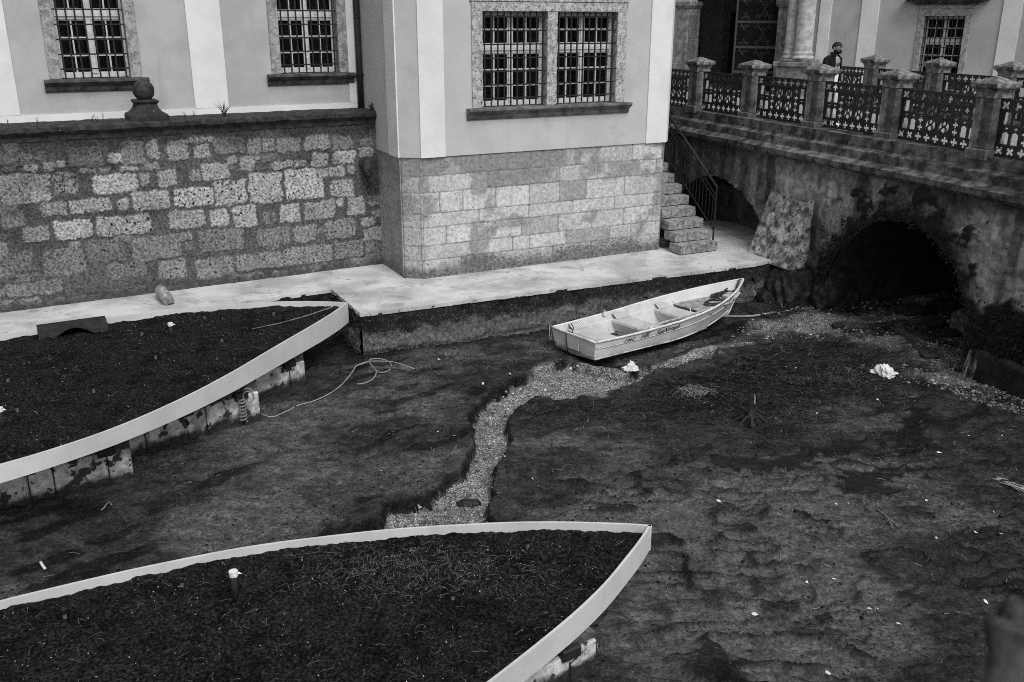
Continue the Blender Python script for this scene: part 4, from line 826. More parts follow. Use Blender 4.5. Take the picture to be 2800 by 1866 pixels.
def blobs(pts, sizes, tones, m, name, **tags):
    b = bmesh.new(); bmesh.ops.create_icosphere(b, subdivisions=1, radius=1); bv = np.array([v.co[:] for v in b.verts]); bf = [tuple(v.index for v in f.verts) for f in b.faces]; b.free()
    rs = np.random.RandomState(5); k = len(pts); p = np.array(pts); sz = np.array(sizes)[:, None, None]; q = bv[None]*(1+.25*(rs.rand(k, len(bv), 1)-.5))*np.stack([np.ones(k), rs.uniform(.6, 1, k), rs.uniform(.45, .7, k)], 1)[:, None, :]*sz
    a = rs.rand(k, 1)*6.28; c, s2 = np.cos(a), np.sin(a); v = np.stack([q[..., 0]*c-q[..., 1]*s2, q[..., 0]*s2+q[..., 1]*c, q[..., 2]], -1)+p[:, None, :]
    f = (np.arange(k)*len(bv))[:, None, None]+np.array(bf)[None]; return raw(name, m, v.reshape(-1, 3), f.reshape(-1, 3), None, np.repeat(tones, len(bf)), **tags)
rs = np.random.RandomState(21)
Q = np.vstack([inpoly(CHAN, 1300, rs), inpoly(BEACH, 1900, rs), inpoly([at(x*d_, y*d_)[:2] for x, y in ((2080, 850), (2353, 885), (2500, 960), (2353, 960), (2200, 910))], 900, rs)])
zz = terrain(Q[:, 0], Q[:, 1]); sz = .010+.028*rs.rand(len(Q))**3
blobs([(a, b_, c+.2*s_) for (a, b_), c, s_ in zip(Q, zz, sz)], sz, .35+1.0*rs.rand(len(Q))**2, 'pebble', 'gravel', kind='stuff', label='pale and grey pebbles strewn along the stream trickle and below the bridge', cat='gravel')
Q = rs.uniform((-5.5, 6.8), (9, 17.5), (60000, 2)); kq = (rs.rand(60000) < .05+.42*ss(.0, .5, fbm(Q[:, 0]*.9, Q[:, 1]*1.2, 36)+.3*fbm(Q[:, 0]*4, Q[:, 1]*5, 29))) & (polyd(Q[:, 0], Q[:, 1], CHAN) > .05); Q = Q[kq]
zz = terrain(Q[:, 0], Q[:, 1]); sz = .007+.020*rs.rand(len(Q))**3
blobs([(a, b_, c) for (a, b_), c in zip(Q, zz)], sz, .5+rs.rand(len(Q)), 'crumb', 'mud_crumbs', kind='stuff', label='crumbs and lumps of dark mud lying all over the drained bed', cat='mud')
def strands(P, n, m, name, seed, ln=(.15, .45), wd=(.003, .007), ang=None, spread=.5, lift=.02, surf=None, curl=1.2, **tags):
    rs = np.random.RandomState(seed); Q = P if isinstance(P, np.ndarray) else inpoly(P, n, rs); K = 5; n = len(Q)
    L_ = rs.uniform(*ln, size=n); A = (np.array([ang(x, y) for x, y in Q]) if callable(ang) else (ang if ang is not None else rs.rand(n)*6.28))+rs.randn(n)*spread; cv = rs.randn(n)*curl; w = rs.uniform(*wd, size=n)[:, None]
    px = np.zeros((n, K)); py = np.zeros((n, K)); x, y = Q[:, 0].copy(), Q[:, 1].copy()
    for k in range(K):
        px[:, k] = x; py[:, k] = y; x = x+np.cos(A)*L_/(K-1); y = y+np.sin(A)*L_/(K-1); A = A+cv/(K-1)
    z = (surf or terrain)(px, py)+lift*np.sin(np.linspace(.15, math.pi-.15, K))[None]*rs.rand(n, 1)+.004
    dx = np.gradient(px, axis=1); dy = np.gradient(py, axis=1); l = np.hypot(dx, dy)+1e-9; nx = -dy/l*w; ny = dx/l*w
    v = np.concatenate([np.stack([px+nx, py+ny, z], -1), np.stack([px-nx, py-ny, z+w*.8], -1)], 1).reshape(-1, 3)
    f = (np.arange(n)*2*K)[:, None, None]+np.array([(i, i+1, K+i+1, K+i) for i in range(K-1)])[None]; return raw(name, m, v, f.reshape(-1, 4), None, **tags)
rs = np.random.RandomState(40); Q = rs.uniform((-.4, 11.5), (8.6, 17.2), (60000, 2)); pm = polyd(Q[:, 0], Q[:, 1], MATP)+.5*fbm(Q[:, 0]*1.1, Q[:, 1]*1.1, 33); cl_ = ss(-.1, .5, fbm(Q[:, 0]*1.3, Q[:, 1]*2.0, 39)); CH_ = polyd(Q[:, 0], Q[:, 1], CHAN)
flow = lambda x, y: .12+.35*math.sin(x*.9+y*.6)
k = (rs.rand(60000) < (.12+.75*cl_)*ss(.7, -.6, pm)) & (CH_ > .22)
strands(Q[k], 0, 'root', 'matted_roots', 41, (.10, .40), (.0014, .0034), ang=flow, spread=.30, curl=.7, kind='stuff', label='matted pale roots and combed water weed on the dark mud beside the trickle', cat='water weed')
k = (rs.rand(60000) < .35*ss(.5, -.6, pm)) & (CH_ > .22)
strands(Q[k], 0, 'weed', 'combed_weed', 42, (.12, .4), (.0015, .004), ang=flow, spread=.25, curl=.6, kind='stuff', label='dark combed water weed covering the mud between boat and tree stump', cat='water weed')
strands([(-6, 7.5), (9, 7), (9, 14), (4, 17), (-3, 15)], 900, 'root', 'twig_litter', 43, (.04, .16), (.0014, .003), kind='stuff', label='thin twigs and straws scattered over the open mud', cat='twigs')
def tufts(pts, nrm, size, m, name, seed, parent=None, **tags):   # little leaf faces growing out of a surface
    rs = np.random.RandomState(seed); p = np.array(pts, float); k = len(p); s_ = (size*(.5+rs.rand(k)))[:, None]; n = np.array(nrm, float)+rs.randn(k, 3)*.5; n /= np.linalg.norm(n, axis=1)[:, None]+1e-9
    t = np.cross(n, rs.randn(k, 3)); t /= np.linalg.norm(t, axis=1)[:, None]+1e-9; v = np.stack([p-t*s_*.35, p+t*s_*.35, p+n*s_*.8+t*s_*.2-np.array([0, 0, .5])*s_], 1).reshape(-1, 3)
    return raw(name, m, v, np.arange(3*k).reshape(-1, 3), parent, **tags)
rs = np.random.RandomState(31)
n_ = 26000; U_ = rs.uniform(2.5, 12.8, n_); V_ = rs.uniform(-.1, 2.9, n_); wgt = ss(.50, .0, polyd(U_, V_, A1)+.25*fbm(U_*2.2, V_*2.2, 76))
wgt = np.maximum(wgt*.8, ss(1.0, .7, V_-.55*ss(9.4, 10.2, U_)+.35*fbm(U_*2.5, V_*2.5, 79))); ok = (rs.rand(n_) < wgt) & (polyd(U_, V_, A1) > -.02) & (polyd(U_, V_, A2) > .03) & ~((U_ > 3.8) & (U_ < 5.3) & (V_ > .75)) & ~((U_ < 3.8) & (V_ < 1.6))
tufts([BRG(a, OFF+.07+.05*rs.rand(), b_) for a, b_ in zip(U_[ok], V_[ok])], [(*BRG.n, .1)]*int(ok.sum()), .055, 'moss', 'arch_moss', 32, kind='stuff', label='black moss and liverwort hanging round the arch mouth and the bridge foot', cat='moss')
n_ = 2600; t = rs.rand(n_); pts = []; nr = []
for (a, b_, nn, zr) in (((-2.64, 15.5), (5.08, 19.05), (.42, -.91), None), ((-3.44, 17.06), (-2.64, 15.5), (-.89, -.45), None)):
    a = np.array(a); b_ = np.array(b_); k = 5200 if nn[0] > 0 else 900
    for _ in range(k): q = a+(b_-a)*rs.rand(); zz_ = .03+.83*rs.rand()**.8; zz_ = zz_*.6 if rs.rand() < .8 else zz_; o_ = .02+.05*(zz_ < .5); pts.append((q[0]+nn[0]*o_, q[1]+nn[1]*o_, zz_)); nr.append((nn[0], nn[1], -.4))
tufts(pts, nr, .024, 'mossl', 'quay_algae', 33, kind='stuff', label='fuzzy hanging algae on the sides of the pale quay', cat='algae')

# ------------------------------------------------------------------ the two leaf-shaped planters
def smooth_poly(P, n):
    P = np.array(P, float); d = np.concatenate([[0], np.cumsum(np.hypot(*np.diff(P, axis=0).T))]); t = np.linspace(0, d[-1], n)
    x = np.interp(t, d, P[:, 0]); y = np.interp(t, d, P[:, 1])
    for _ in range(6): x[1:-1] = (x[:-2]+2*x[1:-1]+x[2:])/4; y[1:-1] = (y[:-2]+2*y[1:-1]+y[2:])/4
    return np.stack([x, y], 1)
def planter(back, front, ztop, rimh, label, wav, seed):
    B = smooth_poly(back, 90); Fp = smooth_poly(front, 110); tip = B[0]
    root = empty('planter', (B[40][0], B[40][1], 0), label, 'planter')
    t = np.linspace(0, 1, len(Fp)); nrm = np.stack([np.gradient(Fp[:, 1]), -np.gradient(Fp[:, 0])], 1); nrm /= np.linalg.norm(nrm, axis=1)[:, None]+1e-9
    rim = MB()
    def strip(Pl, th, zw, sgn, tp=0.):
        n = len(Pl); rh = rimh*(1-tp*ss(.0, .48, np.linspace(0, 1, n))); nr_ = np.stack([np.gradient(Pl[:, 1]), -np.gradient(Pl[:, 0])], 1); nr_ /= np.linalg.norm(nr_, axis=1)[:, None]+1e-9; vs = []
        for i in range(n):
            a = Pl[i]; b_ = a-sgn*nr_[i]*th; w_ = zw[i]
            vs += [(a[0]+sgn*nr_[i][0]*w_*.5, a[1]+sgn*nr_[i][1]*w_*.5, ztop-rh[i]), (a[0]-sgn*nr_[i][0]*w_, a[1]-sgn*nr_[i][1]*w_, ztop), (b_[0]-sgn*nr_[i][0]*w_, b_[1]-sgn*nr_[i][1]*w_, ztop), (b_[0], b_[1], ztop-rh[i])]
        rim.add(vs, [(i*4+q, i*4+(q+1) % 4, (i+1)*4+(q+1) % 4, (i+1)*4+q) for i in range(n-1) for q in range(4)]+[(3, 2, 1, 0), tuple(range(4*n-4, 4*n))])
    # which side of each line is outside?
    c = (B.mean(0)+Fp.mean(0))/2
    def sg(Pl): i = len(Pl)//2; nn = np.array([Pl[i+1][1]-Pl[i-1][1], -(Pl[i+1][0]-Pl[i-1][0])]); return 1 if nn@(Pl[i]-c) > 0 else -1
    strip(B, .028, .004*np.sin(np.linspace(0, 40, len(B))), sg(B)); strip(Fp, .028, wav*np.sin(np.linspace(0, 1, len(Fp))**1.3*17)*ss(.15, .6, np.linspace(0, 1, len(Fp))), sg(Fp), .42 if ztop > .8 else .25)
    rim.build('rim', 'rim', root)
    # soil filling, as rows from the back rim to the front rim
    n = 420; Bi = smooth_poly(B, n); Fi = smooth_poly(Fp, n); V = np.linspace(0, 1, 260); Xs = Bi[:, 0][:, None]*(1-V)+Fi[:, 0][:, None]*V; Ys = Bi[:, 1][:, None]*(1-V)+Fi[:, 1][:, None]*V
    sgB = sg(B); dl = .03; Xs = c[0]+(Xs-c[0])*.994; Ys = c[1]+(Ys-c[1])*.994
    drop = .10-.045*np.sin(V*math.pi)[None, :]*1.0
    surf = lambda x, y: ztop-.085+.02*fbm(np.asarray(x)*1.4, np.asarray(y)*1.4, seed)+.028*fbm(np.asarray(x)*5, np.asarray(y)*5, seed+1)+.016*fbm(np.asarray(x)*18, np.asarray(y)*18, seed+2, 3)
    Zs = surf(Xs, Ys); sheet('soil', 'soil', Xs, Ys, Zs, {}, root)
    MB().add([(a, b_, ztop-.16) for a, b_ in np.vstack([B, Fp[::-1][:-1]])], [tuple(range(len(B)+len(Fp)-1))]).build('tray', 'wet_dark', root)
    return root, B, Fp, surf
b1 = [(-2.925, 15.90), (-3.35, 15.97), (-3.73, 15.98), (-4.41, 15.92), (-5.17, 15.72), (-5.66, 15.55), (-6.14, 15.34), (-6.87, 14.95), (-7.7, 14.38), (-8.4, 13.8), (-9.6, 12.7), (-11, 10.9), (-12, 9)]
f1 = [(-2.92, 15.90), (-3.02, 15.4), (-3.21, 14.75), (-3.59, 13.61), (-3.97, 12.4), (-4.27, 11.63), (-4.52, 11.12), (-4.70, 10.78), (-4.88, 10.49), (-5.04, 10.26), (-5.24, 10.02), (-5.5, 9.71), (-5.76, 9.47), (-6.6, 8.7), (-8, 7.8), (-10, 7.6), (-12, 8.9)]
p1, B1, F1, sf1 = planter(b1, f1, .95, .37, 'leaf-shaped planter with pale rim touching the quay, black mat over its back rim', .018, 301)
b2 = [(1.485, 8.70), (1.3, 8.74), (1.15, 8.75), (.53, 8.77), (-.1, 8.76), (-.73, 8.69), (-1.49, 8.57), (-2.22, 8.4), (-2.92, 8.18), (-3.56, 7.91), (-4.15, 7.61), (-4.72, 7.33), (-6, 6.4), (-7, 5.2)]
f2 = [(1.48, 8.70), (1.36, 8.42), (1.19, 8.12), (.93, 7.64), (.61, 7.17), (.24, 6.7), (-.16, 6.22), (-.8, 5.5), (-1.7, 4.6), (-3, 3.8), (-5, 3.8), (-7, 5.1)]
p2, B2, F2, sf2 = planter(b2, f2, .65, .295, 'nearest leaf-shaped planter with pale rim, its dark soil littered with pulled roots', .0, 311)
# panelled supports under the rims
def support(root, a, b, z1, inset, n, seed):
    a = np.array(a, float); b = np.array(b, float); L = np.linalg.norm(b-a); deg = math.degrees(math.atan2((b-a)[1], (b-a)[0])); fr = Fr(a[0], a[1], deg)
    if fr.n[1] > 0 or (abs(fr.n[1]) < .2 and fr.n[0] < 0): fr.n = -fr.n
    rs = np.random.RandomState(seed); cut = np.concatenate([[0], np.cumsum(np.where(np.arange(2*n) % 2 == 0, .30, .62)*rs.uniform(.9, 1.1, 2*n))]); zb = min(.40, z1*.72)
    for k in range(2*n):
        if cut[k] > L: break
        MB().box(fr, cut[k]+.008, min(L, cut[k+1])-.008, -.30, .006*((k*7+seed) % 4), -.25, zb+.05*rs.rand()).build('support_block', 'pile', root, bevel=.014)
        if k % 2 == 0: MB().box(fr, cut[k+1]-.10, cut[k+1]+.11, -.02, .055, zb-.02, zb+.10).build('bracket', 'iron', root, bevel=.012)
    MB().box(fr, -.0, L, -.34, -.035, -.2, z1).build('support_core', 'pile_dark', root)
support(p1, (-3.40, 14.36), (-4.9, 12.80), .575, 0, 3, 1); support(p1, (-3.80, 12.98), (-5.7, 11.10), .66, 0, 5, 2); support(p1, (-4.98, 11.06), (-6.5, 9.98), .72, 0, 5, 3)
support(p2, (.80, 7.26), (.05, 6.75), .35, 0, 2, 4)
strands(np.vstack([inpoly(np.vstack([B2, F2[::-1]]), 900, np.random.RandomState(3)), np.array([(-.9+.75*a, 8.0+.3*b_) for a, b_ in np.random.RandomState(4).randn(900, 2) if abs(a) < 2 and abs(b_) < 1.6])]), 0, 'stick', 'pulled_roots', 44, (.03, .14), (.0006, .0014), lift=.03, surf=sf2, curl=.45, kind='stuff', label='pale pulled roots and straw lying on the soil of the nearest planter', cat='roots')
strands(inpoly(np.vstack([B1, F1[::-1]]), 420, np.random.RandomState(6)), 0, 'root', 'soil_straw', 45, (.04, .14), (.0008, .0018), lift=.02, surf=sf1, curl=.5, kind='stuff', label='few thin straws lying on the soil of the planter by the quay', cat='straw')
def flecks(P, n, sf, name, seed, label, s=(.005, .014)):
    rs = np.random.RandomState(seed); Q = inpoly(P, n, rs); mb = MB()
    for (x, y), z in zip(Q, sf(Q[:, 0], Q[:, 1])):
        r = rs.uniform(*s); a = rs.rand()*6.28; mb.add([(x+r*math.cos(a+k*2.1)*rs.uniform(.6, 1.2), y+r*math.sin(a+k*2.1), z+.006+.008*rs.rand()) for k in range(3)], [(0, 1, 2)])
    return mb.build(name, 'leaf', None, kind='stuff', label=label, cat='litter')
flecks(np.vstack([B2, F2[::-1]]), 650, sf2, 'soil_flecks', 46, 'tiny pale flecks in the soil of the nearest planter', (.003, .008)); flecks(np.vstack([B1, F1[::-1]]), 420, sf1, 'soil_flecks', 47, 'tiny pale flecks in the soil of the planter by the quay', (.004, .010))
# sprinkler heads, standpipes, mat and cane on the planters
def sprinkler(p, label, h=.11, r=.028):
    o = empty('sprinkler_head', p, label, 'sprinkler', 'pop-up sprinklers in the planters'); MB().tube([(p[0], p[1], p[2]-.03), (p[0], p[1], p[2]+h*.55)], r*.8, 8).build('body', 'caps', o); MB().tube([(p[0], p[1], p[2]+h*.55), (p[0], p[1], p[2]+h)], r, 10).build('cap', 'black', o); return o
def onp(px, py, zt, sf): p = at(px, py, zt-.08); return (p[0], p[1], float(sf(np.array([p[0]]), np.array([p[1]]))[0]))
for (x, y), lab in zip(((748, 862), (559, 870), (388, 912), (607, 935), (426, 982), (256, 1070), (22, 1042), (47, 1120)), ('sprinkler head nearest the planter tip at the quay', 'sprinkler head under the back rim right of the dark standpipe', 'sprinkler head between the black mat and the dark standpipe', 'sprinkler head in open soil below the cane', 'sprinkler head with a dry leaf leaning on it', 'lone sprinkler head in the lower middle of the far planter soil', 'sprinkler head by the left picture edge above the taped standpipe', 'sprinkler head low at the left picture edge of the far planter')): sprinkler(onp(x, y, .95, sf1), lab)
for (x, y), lab in zip(((497, 1600), (1123, 1502), (1443, 1495), (178, 1690), (1238, 1640)), ('sprinkler head left of the tall taped standpipe', 'sprinkler head right of the heap of pulled roots', 'sprinkler head near the tip of the nearest planter', 'sprinkler head lowest at the left of the nearest planter', 'small sprinkler head in the bare middle of the nearest planter')): sprinkler(onp(x, y, .65, sf2), lab, .09, .024)
def standpipe(p, h, lab):
    o = empty('standpipe', p, lab, 'pipe', 'dark standpipes in the planters'); MB().tube([(p[0], p[1], p[2]-.04), (p[0]+.008, p[1], p[2]+h)], [.034, .030], 10).build('pipe', 'rubber', o, smooth=True)
    m = MB().tube([(p[0]+.008, p[1], p[2]+h-.02), (p[0]+.008, p[1], p[2]+h+.03)], .042, 10)
    for k in range(5): a = k*1.3; m.add([(p[0]+.04*math.cos(a), p[1]+.04*math.sin(a), p[2]+h), (p[0]+.04*math.cos(a+.5), p[1]+.04*math.sin(a+.5), p[2]+h+.02), (p[0]+.085*math.cos(a+.2), p[1]+.085*math.sin(a+.2), p[2]+h-.01)], [(0, 1, 2)])
    m.build('tape', 'bag', o); return o
standpipe(onp(468, 917, .95, sf1), .20, 'dark standpipe with white torn tape in the planter by the quay'); standpipe(onp(7, 1172, .95, sf1), .24, 'taped dark standpipe at the left picture edge'); standpipe(onp(643, 1632, .65, sf2), .24, 'tall dark standpipe with white taped top in the nearest planter')
# black perforated mat hanging over the back rim
m = MB(); U_, V_ = np.meshgrid(np.linspace(0, 1, 60), np.linspace(0, 1, 26)); a = np.array((-7.74, 14.42)); b_ = np.array((-6.83, 14.93)); nd = np.array([(b_-a)[1], -(b_-a)[0]]); nd /= np.linalg.norm(nd)
arch = np.clip(np.sin((U_-.22)/.55*math.pi), 0, 1)*(U_ > .22)*(U_ < .77)
Px = a[0]+(b_-a)[0]*U_+nd[0]*(.55*V_-.08+.0*arch); Py = a[1]+(b_-a)[1]*U_+nd[1]*(.55*V_-.08); Pz = .975-.105*ss(.1, .9, V_)+.13*arch*V_**1.6+.01*np.sin(U_*150)*np.sin(V_*60)
m.grid(Px, Py, Pz); m.build('rubber_mat', 'rubber', None, smooth=True, label='black perforated rubber mat draped over the back rim of the planter by the quay', cat='mat')
cp = [onp(x, y, .95, sf1) for x, y in ((690, 902), (760, 888), (830, 868))]+[tuple(at(912, 842, .96))]
MB().tube([(p[0], p[1], p[2]+.02) for p in cp], [.006, .009, .010, .012], 6).build('cane', 'stick', None, label='long thin pale cane lying from the planter tip across the dark soil', cat='cane')

# ------------------------------------------------------------------ the aluminium boat
BL_ = 4.215
def Rm(y, p, r): return Matrix.Rotation(y, 3, 'Z') @ Matrix.Rotation(p, 3, 'Y') @ Matrix.Rotation(r, 3, 'X')
BR = Rm(.58, -.009, -.058); BO = Vector((1.122, 15.714, .014))
boat = empty('rowing_boat', BO, 'white aluminium rowing boat lying stranded on the mud below the pale quay', 'boat'); boat.rotation_euler = BR.to_euler()
def hw(t): return (.64+.07*math.sin(min(t/.42, 1)*math.pi/2)) if t < .42 else .71*max(0., 1-((t-.42)/.58)**2.5)+.012
def cw(t): return .57 if t < .40 else .57*max(0., 1-((t-.40)/.60)**2.0)+.008
def gz(t): return .396+.02*t+.334*t**2.4
def cz(t): return .06+.24*max(0, t-.45)**1.8*2.2
def kz(t): return .02+.10*max(0, t-.6)**2*4
def hull(t, v):                                 # v -1..0 keel to chine, 0..1 chine to gunwale
    xr = BL_*t; xk = (BL_-.40)*t; xc = (BL_-.30)*t
    if v <= 0: f = v+1; return (xk+(xc-xk)*f, cw(t)*f, kz(t)+(cz(t)-kz(t))*f)
    f = v; z = cz(t)+(gz(t)-cz(t))*f; lap = .012*(1 if f > .62 else 0); return (xc+(xr-xc)*f, cw(t)+(hw(t)-cw(t))*f**.85+lap*(1-t), z)
class Lo(MB):                                   # builds in the boat's own coordinates
    def build(s, name, m, parent=None, smooth=False, bevel=0, **tags):
        loc = [Vector(o) for o in s.v]; s.v = [tuple(p+wloc(parent)) for p in loc]; return MB.build(s, name, m, parent, smooth, bevel, **tags)
idf = lambda a, b, c: (a, b, c)
ts = np.concatenate([np.linspace(0, .85, 36), np.linspace(.87, 1, 12)]); vsr = [-1, -.66, -.33, 0, .05, .2, .4, .58, .62, .66, .8, 1]
def skin(sg, ins=0.):
    m = Lo(); g_ = []
    for t in ts:
        for v in vsr: x, y, z = hull(t, v); g_.append((x, sg*max(0, y-ins*(1 if y > ins else 0)), z+(ins*.8 if v < 0 else 0)))
    n = len(vsr); m.add(g_, [(i*n+j, i*n+j+1, (i+1)*n+j+1, (i+1)*n+j) for i in range(len(ts)-1) for j in range(n-1)]); return m
m = skin(1); k = skin(-1); m.add(k.v, k.f); h_ = m.build('hull', 'boat_out', boat)
m = skin(1, .014); k = skin(-1, .014); m.add(k.v, k.f); m.build('inner_skin', 'boat_in', boat)
m = Lo(); sec = [hull(0, v) for v in vsr]; pl = [(0, y, z) for x, y, z in sec]+[(0, -y, z) for x, y, z in sec[::-1]]; n = len(pl)
m.add([(-.03*(p[2]/.4), p[1], p[2]) for p in pl]+[(.02, p[1], p[2]) for p in pl], [tuple(range(n)), tuple(range(n, 2*n))[::-1]]+[(i, (i+1) % n, n+(i+1) % n, n+i) for i in range(n)])
tr = m.build('transom', 'boat_out', boat)
m = Lo().box(idf, -.045, -.025, -.17, .17, .13, .385); m.build('motor_pad', 'boat_in', tr, bevel=.006)
gp = [hull(t, 1) for t in ts]
m = Lo(); m.tube([(p[0], p[1]+.004, p[2]+.004) for p in gp]+[(p[0], -p[1]-.004, p[2]+.004) for p in gp[::-1]], .020, 8); m.build('gunwale', 'rubrail', boat, smooth=True)
m = Lo(); m.tube([(-.03, y, .402) for y in np.linspace(-.65, .65, 6)], .022, 8); m.build('transom_rail', 'rubrail', boat, smooth=True)
for sg in (1, -1):
    m = Lo(); m.tube([(hull(t, .61)[0], sg*(hull(t, .61)[1]+.006), hull(t, .61)[2]) for t in ts[:44]], .009, 5); m.build('lap_seam', 'boat_out', boat, smooth=True)
    m = Lo(); m.tube([(hull(t, .01)[0], sg*(hull(t, .01)[1]+.004), hull(t, .01)[2]) for t in ts[:44]], .014, 5); m.build('spray_rail', 'boat_out', boat, smooth=True)
m = Lo(); m.tube([hull(1, v)[:1]+(0,)+hull(1, v)[2:] for v in (-1, -.5, 0, .3, .6, 1)]+[(BL_+.005, 0, gz(1)+.01)], .022, 6); m.build('stem', 'rubrail', boat, smooth=True)
m = Lo(); m.add([(.02, -.52, .085), (3.6, -.12, .10), (3.6, .12, .10), (.02, .52, .085), (2.2, -.44, .085), (2.2, .44, .085)], [(0, 4, 5, 3), (4, 1, 2, 5)]); m.build('floor', 'bilge', boat)
def wid(x, z):                                  # inner half width at a height
    t = x/BL_; f = min(1, max(0, (z-cz(t))/(gz(t)-cz(t)))); return cw(t)+(hw(t)-cw(t))*f**.85-.02
for (x0, x1, zt) in ((.30, .74, .30), (1.36, 1.78, .31), (2.40, 2.82, .34)):
    m = Lo(); n = 7; pr = [(x0+.03, .09), (x0, zt-.06), (x0+.015, zt-.02), (x0+.05, zt), (x1-.03, zt), (x1, zt-.03), (x1-.02, .09)]
    m.add([(x, s_*wid(x, z), z) for s_ in (-1, 1) for x, z in pr], [tuple(range(n)), tuple(range(n, 2*n))[::-1]]+[(i, (i+1) % n, n+(i+1) % n, n+i) for i in range(n)]); b_ = m.build('bench', 'boat_in', boat)
    for sg in (1, -1):
        m = Lo(); w0 = wid(x0, zt)-.12; w1 = wid((x0+x1)/2, zt+.12); K = 9
        for q in range(K):
            xa = x0+.05+(x1-x0-.08)*q/K; xb = x0+.05+(x1-x0-.08)*(q+.7)/K; m.add([(xa, sg*w0, zt+.012), (xb, sg*w0, zt+.012), (xb, sg*w1, zt+.10), (xa, sg*w1, zt+.10)], [(0, 1, 2, 3)])
        m.add([(x0+.05, sg*w0, zt+.004), (x1-.03, sg*w0, zt+.004), (x1-.03, sg*w1, zt+.092), (x0+.05, sg*w1, zt+.092)], [(0, 1, 2, 3)]); m.build('knee_plate', 'boat_in', b_)
m = Lo(); P_ = [(x, .93*wid(x, .40)) for x in np.linspace(2.84, 3.74, 12)]; pts = [(x, y) for x, y in P_]+[(x, -y) for x, y in P_[::-1]]; n = len(pts)
zf = lambda x: .36+.10*(x-2.84)
m.add([(x, y, zf(x)) for x, y in pts]+[(x, y, zf(x)+.018) for x, y in pts], [tuple(range(n))[::-1], tuple(range(n, 2*n))]+[(i, (i+1) % n, n+(i+1) % n, n+i) for i in range(n)]); m.build('foredeck', 'ply', boat)
m = Lo(); P_ = [(x, .99*wid(x, .60)) for x in np.linspace(3.76, 4.12, 8)]; pts = [(x, y) for x, y in P_]+[(x, -y) for x, y in P_[::-1]]; m.add([(x, y, zf(x)+.02) for x, y in pts], [tuple(range(len(pts)))]); m.build('bow_plate', 'boat_in', boat)
for sg in (1, -1): m = Lo().box(idf, 1.18, 1.26, sg*.66-.02, sg*.66+.02, .40, .46); m.tube([(1.22, sg*.66, .44), (1.22, sg*.66, .50)], .012, 6); m.build('oarlock', 'rubrail', boat)
for txt, x0, ht, sh, off, mm in (('OMC', .62, .105, 0, .0005, 'decal'), ('14K', .98, .125, .2, .008, 'decal_g'), ('SeaNymph', 1.36, .125, .28, .002, 'decal')):
    vs, fs = text_mesh(txt, ht, sh, off, 0, 1.0); m = Lo(); out = []
    for x, y, z in vs:
        X_ = x0+x; t = X_/BL_; z_ = gz(t)-.135+y+(.012 if txt == '14K' else 0)
        f = min(1, max(0, (z_-cz(t))/(gz(t)-cz(t)))); xx, yy, zz_ = hull(t, f); out.append((xx, -(yy+.007), zz_))
    m.add(out, fs); m.build('lettering', mm, h_)
def bw_(p): return tuple(BR @ Vector(p) + BO)
# things lying in or on the boat
m = MB(); m.tube([bw_((x, -.50+.02*(x-1.9), .43+.045*(x-1.9))) for x in np.linspace(1.85, 3.45, 8)], .021, 8)
oar = empty('oar', bw_((1.2, -.45, .42)), 'weathered wooden oar lying along the inside of the boat\'s near gunwale', 'oar'); m.build('shaft', 'oarwood', oar, smooth=True)
m = MB(); n = 8; xs_ = np.linspace(1.02, 1.88, n); ww = [.05, .075, .08, .08, .075, .06, .035, .022]
m.add([bw_((x, -.49+w_, .40+.02*(x-1)) if s_ > 0 else (x, -.49-w_*.8, .415+.02*(x-1))) for s_ in (1, -1) for x, w_ in zip(xs_, ww)]+[bw_((x, -.49, .43+.02*(x-1))) for x in xs_], [(i, i+1, 2*n+i+1, 2*n+i) for i in range(n-1)]+[(n+i, 2*n+i, 2*n+i+1, n+i+1) for i in range(n-1)]+[(i, n+i, n+i+1, i+1) for i in range(n-1)]); m.build('blade', 'oarwood', oar)
m = MB().tube([bw_((2.35, -.50, .47)), bw_((2.35, -.46, .57))], .010, 6); m.box(None, *[0]*6) if False else None; m.build('oar_pin', 'rubrail', oar)
anc = empty('anchor', bw_((3.72, .10, .47)), 'dark shovel-shaped anchor lying on the foredeck of the boat', 'anchor')
m = MB(); m.add([bw_(p) for p in ((3.48, .16, .47), (3.60, .26, .50), (3.84, .20, .54), (3.86, .08, .54), (3.60, .06, .49), (3.66, .16, .53))], [(0, 5, 1), (1, 5, 2), (2, 5, 3), (3, 5, 4), (4, 5, 0)]); m.build('fluke', 'wet_dark', anc)
MB().tube([bw_(p) for p in ((3.55, .02, .46), (3.66, .06, .54), (3.8, .09, .56), (3.90, .08, .55))], .016, 7).build('shank', 'iron', anc, smooth=True); MB().tube([bw_((3.86, .12, .57)), bw_((4.0, .16, .60))], .016, 7).build('handle', 'rubber', anc, smooth=True)
m = MB(); cp = [bw_(p) for p in ((3.86, .06, .55), (3.96, .0, .55), (4.02, -.02, .57), (4.06, -.01, .66), (4.10, 0, .74), (4.16, .0, .775))]
for i in range(22):
    f = i/22*5; a = int(f); q = np.array(cp[a])*(1-f+a)+np.array(cp[a+1])*(f-a); t = np.linspace(0, 2*math.pi, 8); ax = i % 2
    m.tube([q+np.array([.022*math.cos(u_), .012*math.sin(u_) if ax else 0, 0 if ax else .012*math.sin(u_)]) for u_ in t], .006, 4)
m.build('anchor_chain', 'iron', None, label='short dark chain running from the anchor to the boat\'s bow', cat='chain')
